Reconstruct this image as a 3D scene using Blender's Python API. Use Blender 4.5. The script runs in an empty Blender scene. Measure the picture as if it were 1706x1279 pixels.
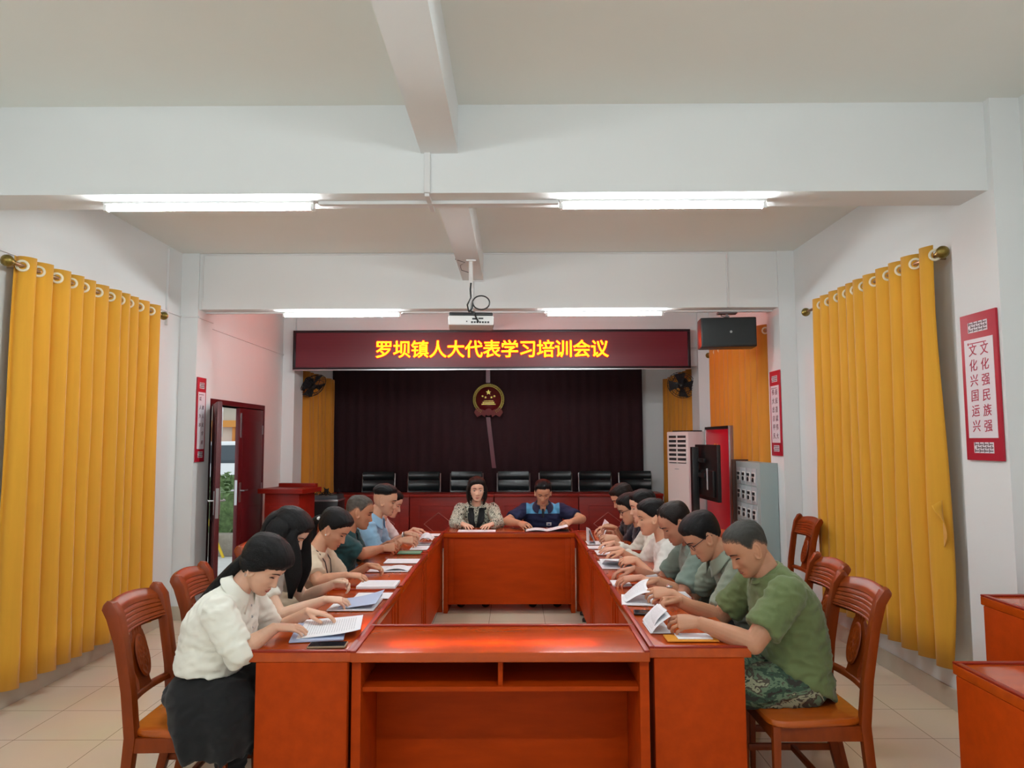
import bpy, bmesh, math, random
from math import sin, cos, pi, radians, sqrt, exp, atan2
from mathutils import Vector, Matrix, noise
random.seed(7)
S = bpy.context.scene
COL = S.collection

# ---------------------------------------------------------------- camera, sky, light, exposure
cam_data = bpy.data.cameras.new('camera')
cam_data.sensor_width = 36.0
cam_data.lens = 36.0 * 1180.0 / 1706.0
cam_data.clip_start = 0.02
cam = bpy.data.objects.new('camera', cam_data)
COL.objects.link(cam)
cam.matrix_world = (Matrix.Translation((0, 0, 1.62)) @ Matrix.Rotation(radians(0.24), 4, 'Z')
                    @ Matrix.Rotation(radians(90 + 4.53), 4, 'X') @ Matrix.Rotation(radians(-0.2), 4, 'Z'))
S.camera = cam

world = bpy.data.worlds.new('overcast_sky')
S.world = world
world.use_nodes = True
bg = world.node_tree.nodes['Background']
bg.inputs[0].default_value = (0.90, 0.96, 1.0, 1)
bg.inputs[1].default_value = 1.35

S.view_settings.view_transform = 'Standard'
S.view_settings.look = 'None'
S.view_settings.gamma = 1.0
S.view_settings.use_curve_mapping = False
S.view_settings.exposure = 0.0
TUBE_POWER = 176.0         # radiance of the fluorescent tubes

# the big window openings in the wall behind the camera let the daylight in
def portal(x0, x1, z0, z1, y):
    l = bpy.data.lights.new('window_portal', 'AREA')
    l.shape = 'RECTANGLE'; l.size = x1 - x0; l.size_y = z1 - z0
    l.cycles.is_portal = True
    o = bpy.data.objects.new('window_portal', l); COL.objects.link(o)
    o.location = ((x0 + x1) / 2, y, (z0 + z1) / 2)
    o.rotation_euler = (radians(90), 0, 0)
REAR_WINDOWS = [(-2.7, -0.55, 0.35, 2.75), (-0.05, 2.1, 0.35, 2.75)]
YR = -2.6
for a in REAR_WINDOWS:
    portal(a[0], a[1], a[2], a[3], YR - 0.02)

# ---------------------------------------------------------------- helpers
def lin(c):
    r = []
    for v in c[:3]:
        v /= 255.0
        r.append(v / 12.92 if v <= 0.04045 else ((v + 0.055) / 1.055) ** 2.4)
    return (r[0], r[1], r[2], 1.0)

def new_mat(name):
    m = bpy.data.materials.new(name); m.use_nodes = True
    nt = m.node_tree
    return m, nt, nt.nodes['Principled BSDF']

def mat(name, col, rough=0.6, metal=0.0, var=0.0, vscale=6.0, stretch=(1, 1, 1), bump=0.0, bscale=40.0,
        coat=0.0, emit=None, estr=0.0, sss=0.0, spec=0.5, sheen=0.0):
    m, nt, p = new_mat(name)
    c = lin(col)
    p.inputs['Base Color'].default_value = c
    p.inputs['Roughness'].default_value = rough
    p.inputs['Metallic'].default_value = metal
    p.inputs['Specular IOR Level'].default_value = spec
    p.inputs['Coat Weight'].default_value = coat
    p.inputs['Coat Roughness'].default_value = 0.08
    if sheen: p.inputs['Sheen Weight'].default_value = sheen
    if sss:
        p.inputs['Subsurface Weight'].default_value = sss
        p.inputs['Subsurface Radius'].default_value = (0.012, 0.005, 0.003)
        p.inputs['Subsurface Scale'].default_value = 1.0
    if emit:
        p.inputs['Emission Color'].default_value = lin(emit)
        p.inputs['Emission Strength'].default_value = estr
    if var or bump:
        tc = nt.nodes.new('ShaderNodeTexCoord'); mp = nt.nodes.new('ShaderNodeMapping')
        mp.inputs['Scale'].default_value = stretch
        nt.links.new(tc.outputs['Object'], mp.inputs['Vector'])
    if var:
        n = nt.nodes.new('ShaderNodeTexNoise'); n.inputs['Scale'].default_value = vscale
        n.inputs['Detail'].default_value = 5; n.inputs['Roughness'].default_value = 0.6
        nt.links.new(mp.outputs['Vector'], n.inputs['Vector'])
        r = nt.nodes.new('ShaderNodeValToRGB')
        r.color_ramp.elements[0].position = 0.3; r.color_ramp.elements[1].position = 0.72
        r.color_ramp.elements[0].color = tuple(max(0, v * (1 - var)) for v in c[:3]) + (1,)
        r.color_ramp.elements[1].color = tuple(min(1, v * (1 + var)) for v in c[:3]) + (1,)
        nt.links.new(n.outputs['Fac'], r.inputs['Fac'])
        nt.links.new(r.outputs['Color'], p.inputs['Base Color'])
    if bump:
        n2 = nt.nodes.new('ShaderNodeTexNoise'); n2.inputs['Scale'].default_value = bscale
        n2.inputs['Detail'].default_value = 4
        nt.links.new(mp.outputs['Vector'], n2.inputs['Vector'])
        b = nt.nodes.new('ShaderNodeBump'); b.inputs['Strength'].default_value = bump
        b.inputs['Distance'].default_value = 0.01
        nt.links.new(n2.outputs['Fac'], b.inputs['Height'])
        nt.links.new(b.outputs['Normal'], p.inputs['Normal'])
    return m

def ramp_mat(name, cols, scale, rough=0.8, detail=3.0, tex='noise', stretch=(1, 1, 1), distort=0.0):
    """constant-step ramp over a noise or cell pattern: printed or woven cloth"""
    m, nt, p = new_mat(name)
    p.inputs['Roughness'].default_value = rough
    tc = nt.nodes.new('ShaderNodeTexCoord'); mp = nt.nodes.new('ShaderNodeMapping')
    mp.inputs['Scale'].default_value = stretch
    nt.links.new(tc.outputs['Object'], mp.inputs['Vector'])
    n = nt.nodes.new('ShaderNodeTexNoise'); n.inputs['Scale'].default_value = scale
    n.inputs['Detail'].default_value = detail; n.inputs['Distortion'].default_value = distort
    n.inputs['Roughness'].default_value = 0.65
    nt.links.new(mp.outputs['Vector'], n.inputs['Vector'])
    r = nt.nodes.new('ShaderNodeValToRGB'); r.color_ramp.interpolation = 'CONSTANT'
    els = r.color_ramp.elements
    while len(els) < len(cols): els.new(0.5)
    for e, (pos, c) in zip(els, cols):
        e.position = pos; e.color = lin(c)
    nt.links.new(n.outputs['Fac'], r.inputs['Fac'])
    nt.links.new(r.outputs['Color'], p.inputs['Base Color'])
    return m

class MB:
    """collects shapes; build() links them as one mesh object"""
    def __init__(s): s.v = []; s.f = []
    def add(s, vs, fs):
        o = len(s.v); s.v += [tuple(v) for v in vs]; s.f += [tuple(i + o for i in f) for f in fs]; return s
    def box(s, x0, x1, y0, y1, z0, z1, M=None):
        vs = [Vector((x, y, z)) for z in (z0, z1) for y in (y0, y1) for x in (x0, x1)]
        if M is not None: vs = [M @ v for v in vs]
        return s.add(vs, [(0, 2, 3, 1), (4, 5, 7, 6), (0, 1, 5, 4), (2, 6, 7, 3), (0, 4, 6, 2), (1, 3, 7, 5)])
    def loft(s, rings, cap=True, closed=False):
        n = len(rings[0]); vs = [p for r in rings for p in r]; fs = []
        m = len(rings)
        for j in range(m if closed else m - 1):
            for i in range(n):
                a = j * n + i; b = j * n + (i + 1) % n
                c = ((j + 1) % m) * n + (i + 1) % n; d = ((j + 1) % m) * n + i
                fs.append((a, b, c, d))
        if cap and not closed:
            fs.append(tuple(range(n - 1, -1, -1))); fs.append(tuple((m - 1) * n + i for i in range(n)))
        return s.add(vs, fs)
    def tube(s, pts, rad, n=10, flat=1.0, side=None, closed=False, cap=True):
        """tube along pts; rad number or list of r or (a, b) half-axes; side fixes the a direction"""
        pts = [Vector(p) for p in pts]; m = len(pts); rings = []
        u = None
        for i, p in enumerate(pts):
            if closed: t = pts[(i + 1) % m] - pts[i - 1]
            else: t = pts[min(i + 1, m - 1)] - pts[max(i - 1, 0)]
            if t.length < 1e-9: t = Vector((0, 0, 1))
            t.normalize()
            ref = Vector(side) if side is not None else (u if u is not None else (Vector((0, 0, 1)) if abs(t.z) < 0.9 else Vector((1, 0, 0))))
            u = ref - t * ref.dot(t)
            if u.length < 1e-6: u = t.orthogonal()
            u.normalize(); w = t.cross(u)
            r = rad[i] if isinstance(rad, (list, tuple)) else rad
            a, b = r if isinstance(r, (list, tuple)) else (r, r * flat)
            rings.append([p + u * (a * cos(2 * pi * k / n)) + w * (b * sin(2 * pi * k / n)) for k in range(n)])
        return s.loft(rings, cap=cap, closed=closed)
    def ball(s, c, r, n=14, m=9, M=None):
        c = Vector(c); r = Vector(r if isinstance(r, (list, tuple)) else (r, r, r)); rings = []
        for j in range(1, m):
            t = pi * j / m
            ring = [Vector((r.x * sin(t) * cos(2 * pi * k / n), r.y * sin(t) * sin(2 * pi * k / n), -r.z * cos(t))) for k in range(n)]
            rings.append([(M @ p if M is not None else p) + c for p in ring])
        return s.loft(rings)
    def lathe(s, prof, c=(0, 0, 0), n=24, M=None):
        c = Vector(c); rings = []
        for r, z in prof:
            ring = [Vector((r * cos(2 * pi * k / n), r * sin(2 * pi * k / n), z)) for k in range(n)]
            rings.append([(M @ p if M is not None else p) + c for p in ring])
        return s.loft(rings)
    def grid(s, nu, nv, fn, wrap=False):
        vs = [fn(i / (nu if wrap else nu - 1), j / (nv - 1)) for j in range(nv) for i in range(nu)]; fs = []
        for j in range(nv - 1):
            for i in range(nu if wrap else nu - 1):
                fs.append((j * nu + i, j * nu + (i + 1) % nu, (j + 1) * nu + (i + 1) % nu, (j + 1) * nu + i))
        return s.add(vs, fs)
    def sheet(s, nu, nv, fn, th):
        """a grid with real thickness along its own normals (fn returns a point)"""
        P = [[Vector(fn(i / (nu - 1), j / (nv - 1))) for i in range(nu)] for j in range(nv)]
        N = []
        for j in range(nv):
            row = []
            for i in range(nu):
                du = P[j][min(i + 1, nu - 1)] - P[j][max(i - 1, 0)]
                dv = P[min(j + 1, nv - 1)][i] - P[max(j - 1, 0)][i]
                q = du.cross(dv); row.append(q.normalized() if q.length > 1e-12 else Vector((0, 0, 1)))
            N.append(row)
        vs = [P[j][i] for j in range(nv) for i in range(nu)] + [P[j][i] - N[j][i] * th for j in range(nv) for i in range(nu)]
        o = nu * nv; fs = []
        for j in range(nv - 1):
            for i in range(nu - 1):
                a, b, c, d = j * nu + i, j * nu + i + 1, (j + 1) * nu + i + 1, (j + 1) * nu + i
                fs += [(a, b, c, d), (o + d, o + c, o + b, o + a)]
        for i in range(nu - 1):
            fs.append((i + 1, i, o + i, o + i + 1)); k = (nv - 1) * nu; fs.append((k + i, k + i + 1, o + k + i + 1, o + k + i))
        for j in range(nv - 1):
            fs.append((j * nu, (j + 1) * nu, o + (j + 1) * nu, o + j * nu)); k = nu - 1
            fs.append(((j + 1) * nu + k, j * nu + k, o + j * nu + k, o + (j + 1) * nu + k))
        return s.add(vs, fs)
    def prism(s, poly, y0, y1, M=None):
        """polygon in x,z extruded along y"""
        n = len(poly)
        vs = [Vector((x, y0, z)) for x, z in poly] + [Vector((x, y1, z)) for x, z in poly]
        if M is not None: vs = [M @ v for v in vs]
        fs = [tuple(range(n)), tuple(range(2 * n - 1, n - 1, -1))]
        fs += [(i, n + i, n + (i + 1) % n, (i + 1) % n) for i in range(n)]
        return s.add(vs, fs)
    def mesh(s, name, material, bevel=0.0, seg=2, smooth=35):
        me = bpy.data.meshes.new(name); me.from_pydata(s.v, [], s.f); me.validate()
        bm = bmesh.new(); bm.from_mesh(me)
        bmesh.ops.recalc_face_normals(bm, faces=bm.faces[:])
        if bevel:
            ed = [e for e in bm.edges if len(e.link_faces) == 2 and e.calc_face_angle(0) > 0.6]
            bmesh.ops.bevel(bm, geom=ed, offset=bevel, segments=seg, profile=0.6, affect='EDGES', clamp_overlap=True)
        bm.to_mesh(me); bm.free()
        me.materials.append(material)
        if smooth:
            me.shade_smooth()
            if smooth < 180: me.set_sharp_from_angle(angle=radians(smooth))
        return me
    def build(s, name, material, parent=None, bevel=0.0, seg=2, smooth=35, label=None):
        o = bpy.data.objects.new(name, s.mesh(name, material, bevel, seg, smooth)); COL.objects.link(o)
        if parent is not None: o.parent = parent
        if label: o['label'] = label
        return o

def tag(o, label=None, cat=None, group=None, kind=None):
    if label: o['label'] = label
    if cat: o['category'] = cat
    if group: o['group'] = group
    if kind: o['kind'] = kind
    return o

def thing(name, label, cat, loc=(0, 0, 0), rz=0.0, group=None):
    o = bpy.data.objects.new(name, None); COL.objects.link(o)
    o.empty_display_size = 0.1
    o.location = loc; o.rotation_euler = (0, 0, rz)
    return tag(o, label, cat, group)

def struct(name, mb, m, bevel=0.0, smooth=0):
    o = mb.build(name, m, bevel=bevel, smooth=smooth); o['kind'] = 'structure'; return o

KIDS = {}
def copy_tree(root, loc, rz, label, name=None):
    r = root.copy(); COL.objects.link(r); r.location = loc; r.rotation_euler = (0, 0, rz); r['label'] = label
    kids = [o for o in bpy.data.objects if o.parent is root]
    for ch in kids:
        c = ch.copy(); COL.objects.link(c); c.parent = r
        for g in [o for o in bpy.data.objects if o.parent is ch]:
            d = g.copy(); COL.objects.link(d); d.parent = c
    return r

def text_mesh(txt, size, offset=0.0, extrude=0.002, shear=0.0, align='CENTER', line=1.0):
    cu = bpy.data.curves.new('lettering', 'FONT'); cu.body = txt; cu.size = size
    cu.offset = offset; cu.extrude = extrude; cu.shear = shear
    cu.align_x = align; cu.align_y = 'CENTER'; cu.space_line = line
    ob = bpy.data.objects.new('lettering', cu); COL.objects.link(ob)
    dg = bpy.context.evaluated_depsgraph_get()
    me = bpy.data.meshes.new_from_object(ob.evaluated_get(dg))
    bpy.data.objects.remove(ob); bpy.data.curves.remove(cu)
    return me

def text_part(txt, size, material, parent, M, name='lettering', **k):
    me = text_mesh(txt, size, **k); me.transform(M); me.materials.clear(); me.materials.append(material)
    o = bpy.data.objects.new(name, me); COL.objects.link(o)
    if parent is not None: o.parent = parent
    return o

def Tm(x, y, z): return Matrix.Translation((x, y, z))
def Rm(a, ax): return Matrix.Rotation(a, 4, ax)
def smoothstep(a, b, x):
    t = max(0.0, min(1.0, (x - a) / (b - a))) if a != b else float(x > a)
    return t * t * (3 - 2 * t)
def lerp(a, b, t): return a + (b - a) * t

# ---------------------------------------------------------------- materials
M_WALL = mat('white_plaster', (230, 233, 233), 0.85, var=0.015, vscale=1.2, bump=0.03, bscale=60)
M_CEIL = mat('ceiling_paint', (233, 236, 230), 0.9, var=0.015, vscale=1.0)
M_TRUNK = mat('white_trunking', (225, 226, 226), 0.5)
M_TABLE = mat('orange_varnished_wood', (178, 62, 6), 0.5, var=0.12, vscale=3.0, stretch=(1.2, 6, 6), spec=0.12)
M_TOP = mat('orange_varnished_top', (184, 72, 14), 0.18, var=0.14, vscale=3.0, stretch=(1.2, 6, 6), spec=0.4, coat=0.25)
M_TABLE_E = mat('dark_red_edge_wood', (140, 32, 8), 0.35, var=0.1, vscale=5, spec=0.3)
M_DESK = mat('dark_red_wood', (132, 26, 14), 0.4, var=0.15, vscale=3, stretch=(1, 4, 6), spec=0.3)
M_CHAIR = mat('brown_chair_wood', (130, 52, 8), 0.38, var=0.22, vscale=4.0, stretch=(3, 3, 0.8), spec=0.3)
M_SEAT = mat('orange_seat_wood', (178, 84, 20), 0.25, var=0.12, vscale=4.0, stretch=(1, 5, 1), coat=0.2)
M_CURT = mat('mustard_cloth', (226, 164, 40), 0.8, var=0.05, vscale=3, stretch=(6, 6, 0.5), sheen=0.2)
M_CURT2 = mat('amber_cloth', (208, 136, 34), 0.8, var=0.06, vscale=3, stretch=(6, 6, 0.5), sheen=0.2)
M_MAROON = mat('maroon_velvet', (42, 7, 15), 0.9, var=0.08, vscale=2, stretch=(8, 1, 0.3))
M_GROM = mat('cream_ring', (236, 226, 196), 0.45)
M_ROD = mat('bronze_metal', (168, 140, 110), 0.3, metal=0.9)
M_GOLD = mat('antique_gold', (140, 122, 60), 0.35, metal=0.8, var=0.3, vscale=60)
M_BLACK = mat('black_plastic', (18, 19, 21), 0.4)
M_BLACKG = mat('black_grille', (28, 36, 38), 0.55, bump=0.3, bscale=400)
M_SILVER = mat('silver_metal', (190, 190, 192), 0.28, metal=0.9)
M_WHITEP = mat('white_plastic', (228, 228, 226), 0.45)
M_GREY = mat('grey_steel', (182, 190, 194), 0.5)
M_LOCKSIDE = mat('blue_grey_steel', (160, 178, 178), 0.5)
M_DOOR = mat('maroon_door_paint', (88, 16, 24), 0.4, var=0.08, vscale=3)
M_RED = mat('poster_red', (176, 16, 44), 0.5)
M_POSTER = mat('poster_white', (228, 222, 228), 0.5)
M_INK = mat('poster_ink', (176, 18, 60), 0.6)
M_LATT = mat('lattice_grey', (110, 90, 96), 0.6)
M_LEATHER = mat('black_leather', (22, 28, 30), 0.32, var=0.2, vscale=8, bump=0.1, bscale=90)
M_PAPER = mat('white_paper', (236, 236, 242), 0.75)
M_TILE_SK = mat('skirting_tile', (196, 186, 168), 0.3, var=0.05, vscale=3)

def tile_mat():
    m, nt, p = new_mat('beige_floor_tiles')
    tc = nt.nodes.new('ShaderNodeTexCoord'); mp = nt.nodes.new('ShaderNodeMapping')
    mp.inputs['Location'].default_value = (0.24, 0.21, 0)
    nt.links.new(tc.outputs['Object'], mp.inputs['Vector'])
    b = nt.nodes.new('ShaderNodeTexBrick')
    b.offset = 0.0; b.squash = 1.0
    b.inputs['Scale'].default_value = 1.0
    b.inputs['Brick Width'].default_value = 0.5; b.inputs['Row Height'].default_value = 0.42
    b.inputs['Mortar Size'].default_value = 0.0022; b.inputs['Mortar Smooth'].default_value = 0.2
    b.inputs['Color1'].default_value = lin((234, 217, 192)); b.inputs['Color2'].default_value = lin((229, 212, 188))
    b.inputs['Mortar'].default_value = lin((140, 122, 104))
    nt.links.new(mp.outputs['Vector'], b.inputs['Vector'])
    n = nt.nodes.new('ShaderNodeTexNoise'); n.inputs['Scale'].default_value = 2.5; n.inputs['Detail'].default_value = 4
    nt.links.new(tc.outputs['Object'], n.inputs['Vector'])
    mx = nt.nodes.new('ShaderNodeMix'); mx.data_type = 'RGBA'; mx.blend_type = 'MULTIPLY'; mx.inputs['Factor'].default_value = 0.18
    nt.links.new(b.outputs['Color'], mx.inputs[6]); nt.links.new(n.outputs['Color'], mx.inputs[7])
    nt.links.new(mx.outputs[2], p.inputs['Base Color'])
    p.inputs['Roughness'].default_value = 0.22
    return m
M_TILE = tile_mat()

def print_mat():
    """white paper with faint grey printed lines"""
    m, nt, p = new_mat('printed_paper')
    tc = nt.nodes.new('ShaderNodeTexCoord'); sp = nt.nodes.new('ShaderNodeSeparateXYZ')
    nt.links.new(tc.outputs['UV'], sp.inputs[0])
    def mth(op, a, b=None):
        q = nt.nodes.new('ShaderNodeMath'); q.operation = op
        for i, v in enumerate((a, b)):
            if v is None: continue
            if isinstance(v, (int, float)): q.inputs[i].default_value = v
            else: nt.links.new(v, q.inputs[i])
        return q.outputs[0]
    fr = mth('FRACT', mth('MULTIPLY', sp.outputs[1], 26.0))
    line = mth('LESS_THAN', fr, 0.32)
    mg = mth('MULTIPLY', mth('GREATER_THAN', sp.outputs[0], 0.13), mth('LESS_THAN', sp.outputs[0], 0.87))
    mg2 = mth('MULTIPLY', mth('GREATER_THAN', sp.outputs[1], 0.1), mth('LESS_THAN', sp.outputs[1], 0.9))
    n = nt.nodes.new('ShaderNodeTexNoise'); n.inputs['Scale'].default_value = 60
    nt.links.new(tc.outputs['UV'], n.inputs['Vector'])
    brk = mth('GREATER_THAN', n.outputs['Fac'], 0.42)
    fac = mth('MULTIPLY', mth('MULTIPLY', line, brk), mth('MULTIPLY', mg, mg2))
    mx = nt.nodes.new('ShaderNodeMix'); mx.data_type = 'RGBA'
    nt.links.new(mth('MULTIPLY', fac, 0.42), mx.inputs['Factor'])
    mx.inputs[6].default_value = lin((238, 238, 243)); mx.inputs[7].default_value = lin((96, 98, 108))
    nt.links.new(mx.outputs[2], p.inputs['Base Color'])
    p.inputs['Roughness'].default_value = 0.75
    return m
M_PRINT = print_mat()
# ================================================================ the room
XL, XR = -2.978, 2.475           # inner faces of the pillars
WL, WR = -3.14, 2.63             # wall faces
ZC = 3.39                        # ceiling
YB = 12.2                        # stage back wall
struct('floor', MB().box(-3.5, 3.0, YR - 0.2, YB + 0.3, -0.15, 0), M_TILE)
struct('ceiling', MB().box(-3.5, 3.0, YR - 0.2, YB + 0.3, ZC, ZC + 0.15), M_CEIL)
DY0, DY1, DZ = 7.30, 8.79, 2.005          # door opening in the left wall
w = MB().box(WL - 0.2, WL, YR - 0.2, DY0, 0, ZC).box(WL - 0.2, WL, DY1, YB + 0.2, 0, ZC).box(WL - 0.2, WL, DY0, DY1, DZ, ZC)
struct('wall_left', w, M_WALL)
struct('wall_right', MB().box(WR, WR + 0.2, YR - 0.2, YB + 0.2, 0, ZC), M_WALL)
struct('wall_stage', MB().box(WL, WR, YB, YB + 0.2, 0, ZC), M_WALL)
w = MB()
xs = [WL, REAR_WINDOWS[0][0], REAR_WINDOWS[0][1], REAR_WINDOWS[1][0], REAR_WINDOWS[1][1], WR]
for a, b in ((0, 1), (2, 3), (4, 5)): w.box(xs[a], xs[b], YR - 0.2, YR, 0, ZC)
for a in REAR_WINDOWS: w.box(a[0], a[1], YR - 0.2, YR, 0, a[2]).box(a[0], a[1], YR - 0.2, YR, a[3], ZC)
struct('wall_rear', w, M_WALL)
M_PANE = bpy.data.materials.new('clear_pane'); M_PANE.use_nodes = True
_n = M_PANE.node_tree; _n.nodes.clear()
_o = _n.nodes.new('ShaderNodeOutputMaterial'); _t = _n.nodes.new('ShaderNodeBsdfTransparent'); _g = _n.nodes.new('ShaderNodeBsdfGlossy'); _x = _n.nodes.new('ShaderNodeMixShader')
_x.inputs[0].default_value = 0.06; _g.inputs['Roughness'].default_value = 0.02
_n.links.new(_t.outputs[0], _x.inputs[1]); _n.links.new(_g.outputs[0], _x.inputs[2]); _n.links.new(_x.outputs[0], _o.inputs[0])
for i, a in enumerate(REAR_WINDOWS):
    f = MB()
    for x in (a[0], (a[0] + a[1]) / 2 - 0.025, a[1] - 0.05): f.box(x, x + 0.05, YR - 0.14, YR - 0.08, a[2], a[3])
    for z in (a[2], a[3] - 0.05): f.box(a[0], a[1], YR - 0.139, YR - 0.081, z, z + 0.05)
    wo = struct('window_%d' % (i + 1), f, M_WHITEP)
    MB().box(a[0] + 0.04, a[1] - 0.04, YR - 0.113, YR - 0.107, a[2] + 0.04, a[3] - 0.04).build('pane', M_PANE, wo)
# pillars
for y0, y1 in ((3.575, 3.95), (6.57, 6.90), (9.52, 9.9), (0.55, 0.95)):
    struct('pillar', MB().box(WL, XL, y0, y1, 0, ZC), M_WALL)
    struct('pillar', MB().box(XR, WR, y0, y1, 0, ZC), M_WALL)
# beams across the room, and the ridge of small beams along it
for y0, y1, zb in ((0.62, 0.86, 2.91), (3.62, 3.86, 2.912), (6.59, 6.85, 2.857), (9.58, 9.85, 2.86)):
    struct('beam', MB().box(WL, WR, y0, y1, zb, ZC), M_WALL)
for y0, y1 in ((YR, 0.62), (0.86, 3.62), (3.86, 6.59), (6.85, 9.58)):
    struct('beam', MB().box(-0.49, -0.295, y0, y1, 3.125, ZC), M_WALL)
# a drop wall over the stage mouth behind the lit sign
struct('wall_stage_mouth', MB().box(XL, XR, 9.6, 9.8, 2.62, 2.86), M_WALL)
# skirting tiles
n = 0
for x0, x1, y0, y1 in ((WL, WL + 0.012, YR, 3.575), (WL, WL + 0.012, 3.95, 6.57), (WL, XL + 0.012, 6.558, 6.57), (XL, XL + 0.012, 6.558, 6.9),
                       (WL, WL + 0.012, 6.9, DY0 - 0.06), (WL, WL + 0.012, DY1 + 0.06, 9.52), (WL, XL, 9.508, 9.52),
                       (WR - 0.012, WR, YR, 3.575), (WR - 0.012, WR, 3.95, 6.57), (XR - 0.012, WR, 6.558, 6.57), (XR - 0.012, XR, 6.558, 6.9), (WR - 0.012, WR, 6.9, 9.52),
                       (XR - 0.012, WR, 3.563, 3.575), (XR - 0.012, XR, 3.563, 3.95)):
    n += 1
    struct('baseboard_%s' % ('left' if x0 < 0 else 'right'), MB().box(x0, x1, y0, y1, 0, 0.125), M_TILE_SK, bevel=0.003)
# surface cable trunking
def trunk(*bx): 
    struct('trim_1', MB().box(*bx), M_TRUNK, bevel=0.003)
trunk(-0.472, -0.44, 3.605, 3.62, 2.912, 3.13)
trunk(-0.47, -0.445, 3.62, 3.88, 2.895, 2.912)
trunk(-1.06, 0.24, 3.735, 3.765, 2.893, 2.912)
trunk(-1.08, 0.29, 6.735, 6.765, 2.840, 2.857)
trunk(1.43, XR, 6.735, 6.76, 2.843, 2.857)
trunk(XL, -2.24, 6.735, 6.76, 2.843, 2.857)
trunk(WL, WL + 0.014, 3.95, 6.57, 2.782, 2.797)
trunk(WL, WL + 0.022, 6.28, 6.30, 2.66, 3.36)
trunk(WL, WL + 0.014, 6.9, 9.52, 2.775, 2.79)
trunk(WL, XL, 6.556, 6.57, 2.775, 2.79)
trunk(XL, XL + 0.014, 6.57, 6.9, 2.775, 2.79)
trunk(-2.95, -2.938, 6.578, 6.59, 2.857, 3.385)
trunk(-2.95, -0.49, 6.578, 6.59, 3.372, 3.384)
trunk(-0.295, 1.995, 6.578, 6.59, 3.372, 3.384)
trunk(1.995, 2.012, 6.575, 6.59, 2.857, 3.384)
trunk(-0.30, -0.286, 6.578, 6.59, 3.115, 3.384)
trunk(-0.40, -0.385, 6.575, 6.59, 2.857, 3.125)
trunk(-0.40, -0.29, 6.575, 6.59, 3.112, 3.124)

# fluorescent battens
M_TUBE = mat('lit_tube', (255, 255, 255), 0.5, emit=(242, 250, 252), estr=TUBE_POWER)
def batten(x0, x1, y, z, label):
    t = thing('fluorescent_light', label, 'ceiling light', ((x0 + x1) / 2, y, z), 0, 'fluorescent tube lights under the beams')
    h = (x1 - x0) / 2
    MB().box(-h, h, -0.02, 0.02, -0.014, 0.0).build('housing', M_WHITEP, t, bevel=0.003)
    for s in (-1, 1):
        MB().box(s * h - 0.02 if s > 0 else s * h, s * h if s > 0 else s * h + 0.02, -0.016, 0.016, -0.048, -0.01).build('lamp_holder', M_WHITEP, t, bevel=0.004)
    MB().tube([(-h + 0.02, 0, -0.032), (h - 0.02, 0, -0.032)], 0.0135, 14).build('tube', M_TUBE, t)
batten(-2.226, -1.084, 3.75, 2.912, 'lit fluorescent tube under the nearer ceiling beam, on its left half')
batten(0.244, 1.361, 3.75, 2.912, 'lit fluorescent tube under the nearer ceiling beam, on its right half')
batten(-2.236, -1.099, 6.75, 2.857, 'lit fluorescent tube under the far beam, left of the projector')
batten(0.301, 1.429, 6.75, 2.857, 'lit fluorescent tube under the far beam, between projector and hanging speaker')
for y in (0.74,):
    batten(-2.226, -1.084, y, 2.91, 'lit fluorescent tube under the beam over the photographer, left')
    batten(0.244, 1.361, y, 2.91, 'lit fluorescent tube under the beam over the photographer, right')
batten(-0.60, 0.0, 9.828, 2.86, 'added unseen fluorescent tube behind the lit sign, brightening the stage')  # no tube known here; added out of sight to brighten the stage bay

# ---------------------------------------------------------------- the door on the left and what is outside
fr = MB().box(WL - 0.2, WL + 0.012, DY0 - 0.055, DY0, 0, DZ + 0.055).box(WL - 0.2, WL + 0.012, DY1, DY1 + 0.055, 0, DZ + 0.055).box(WL - 0.2, WL + 0.012, DY0, DY1, DZ, DZ + 0.055)
struct('trim_2', fr, M_DOOR, bevel=0.004)
def leaf(name, width, M, handle_x):
    t = bpy.data.objects.new(name, None); COL.objects.link(t); t.matrix_world = M; t['kind'] = 'structure'
    b = MB().box(0, width, -0.022, 0.022, 0.01, DZ - 0.01)
    b.build('door_panel', M_DOOR, t, bevel=0.004)
    r = MB()
    for z0, z1 in ((0.2, 0.85), (1.05, 1.85)):
        for s in (-1, 1):
            r.box(0.1, width - 0.1, s * 0.022, s * 0.027, z0, z1)
    r.build('raised_panel', M_DOOR, t, bevel=0.004)
    h = MB()
    for s in (-1, 1):
        h.box(handle_x - 0.022, handle_x + 0.022, s * 0.022, s * 0.030, 0.93, 1.15)
        h.tube([(handle_x, s * 0.025, 1.06), (handle_x, s * 0.07, 1.06), (handle_x - 0.11 * (1 if handle_x > 0.3 else -1), s * 0.07, 1.06)], 0.009, 8)
    h.box(width, width + 0.002, -0.014, 0.014, 0.9, 1.18)
    h.build('door_handle', M_SILVER, t)
    hg = MB()
    for z in (0.25, 1.0, 1.7): hg.box(-0.006, 0.012, 0.018, 0.028, z, z + 0.11)
    hg.box(width - 0.05, width - 0.03, 0.022, 0.032, 1.66, 1.94)
    hg.build('hinge', M_SILVER, t)
    return t
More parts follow.
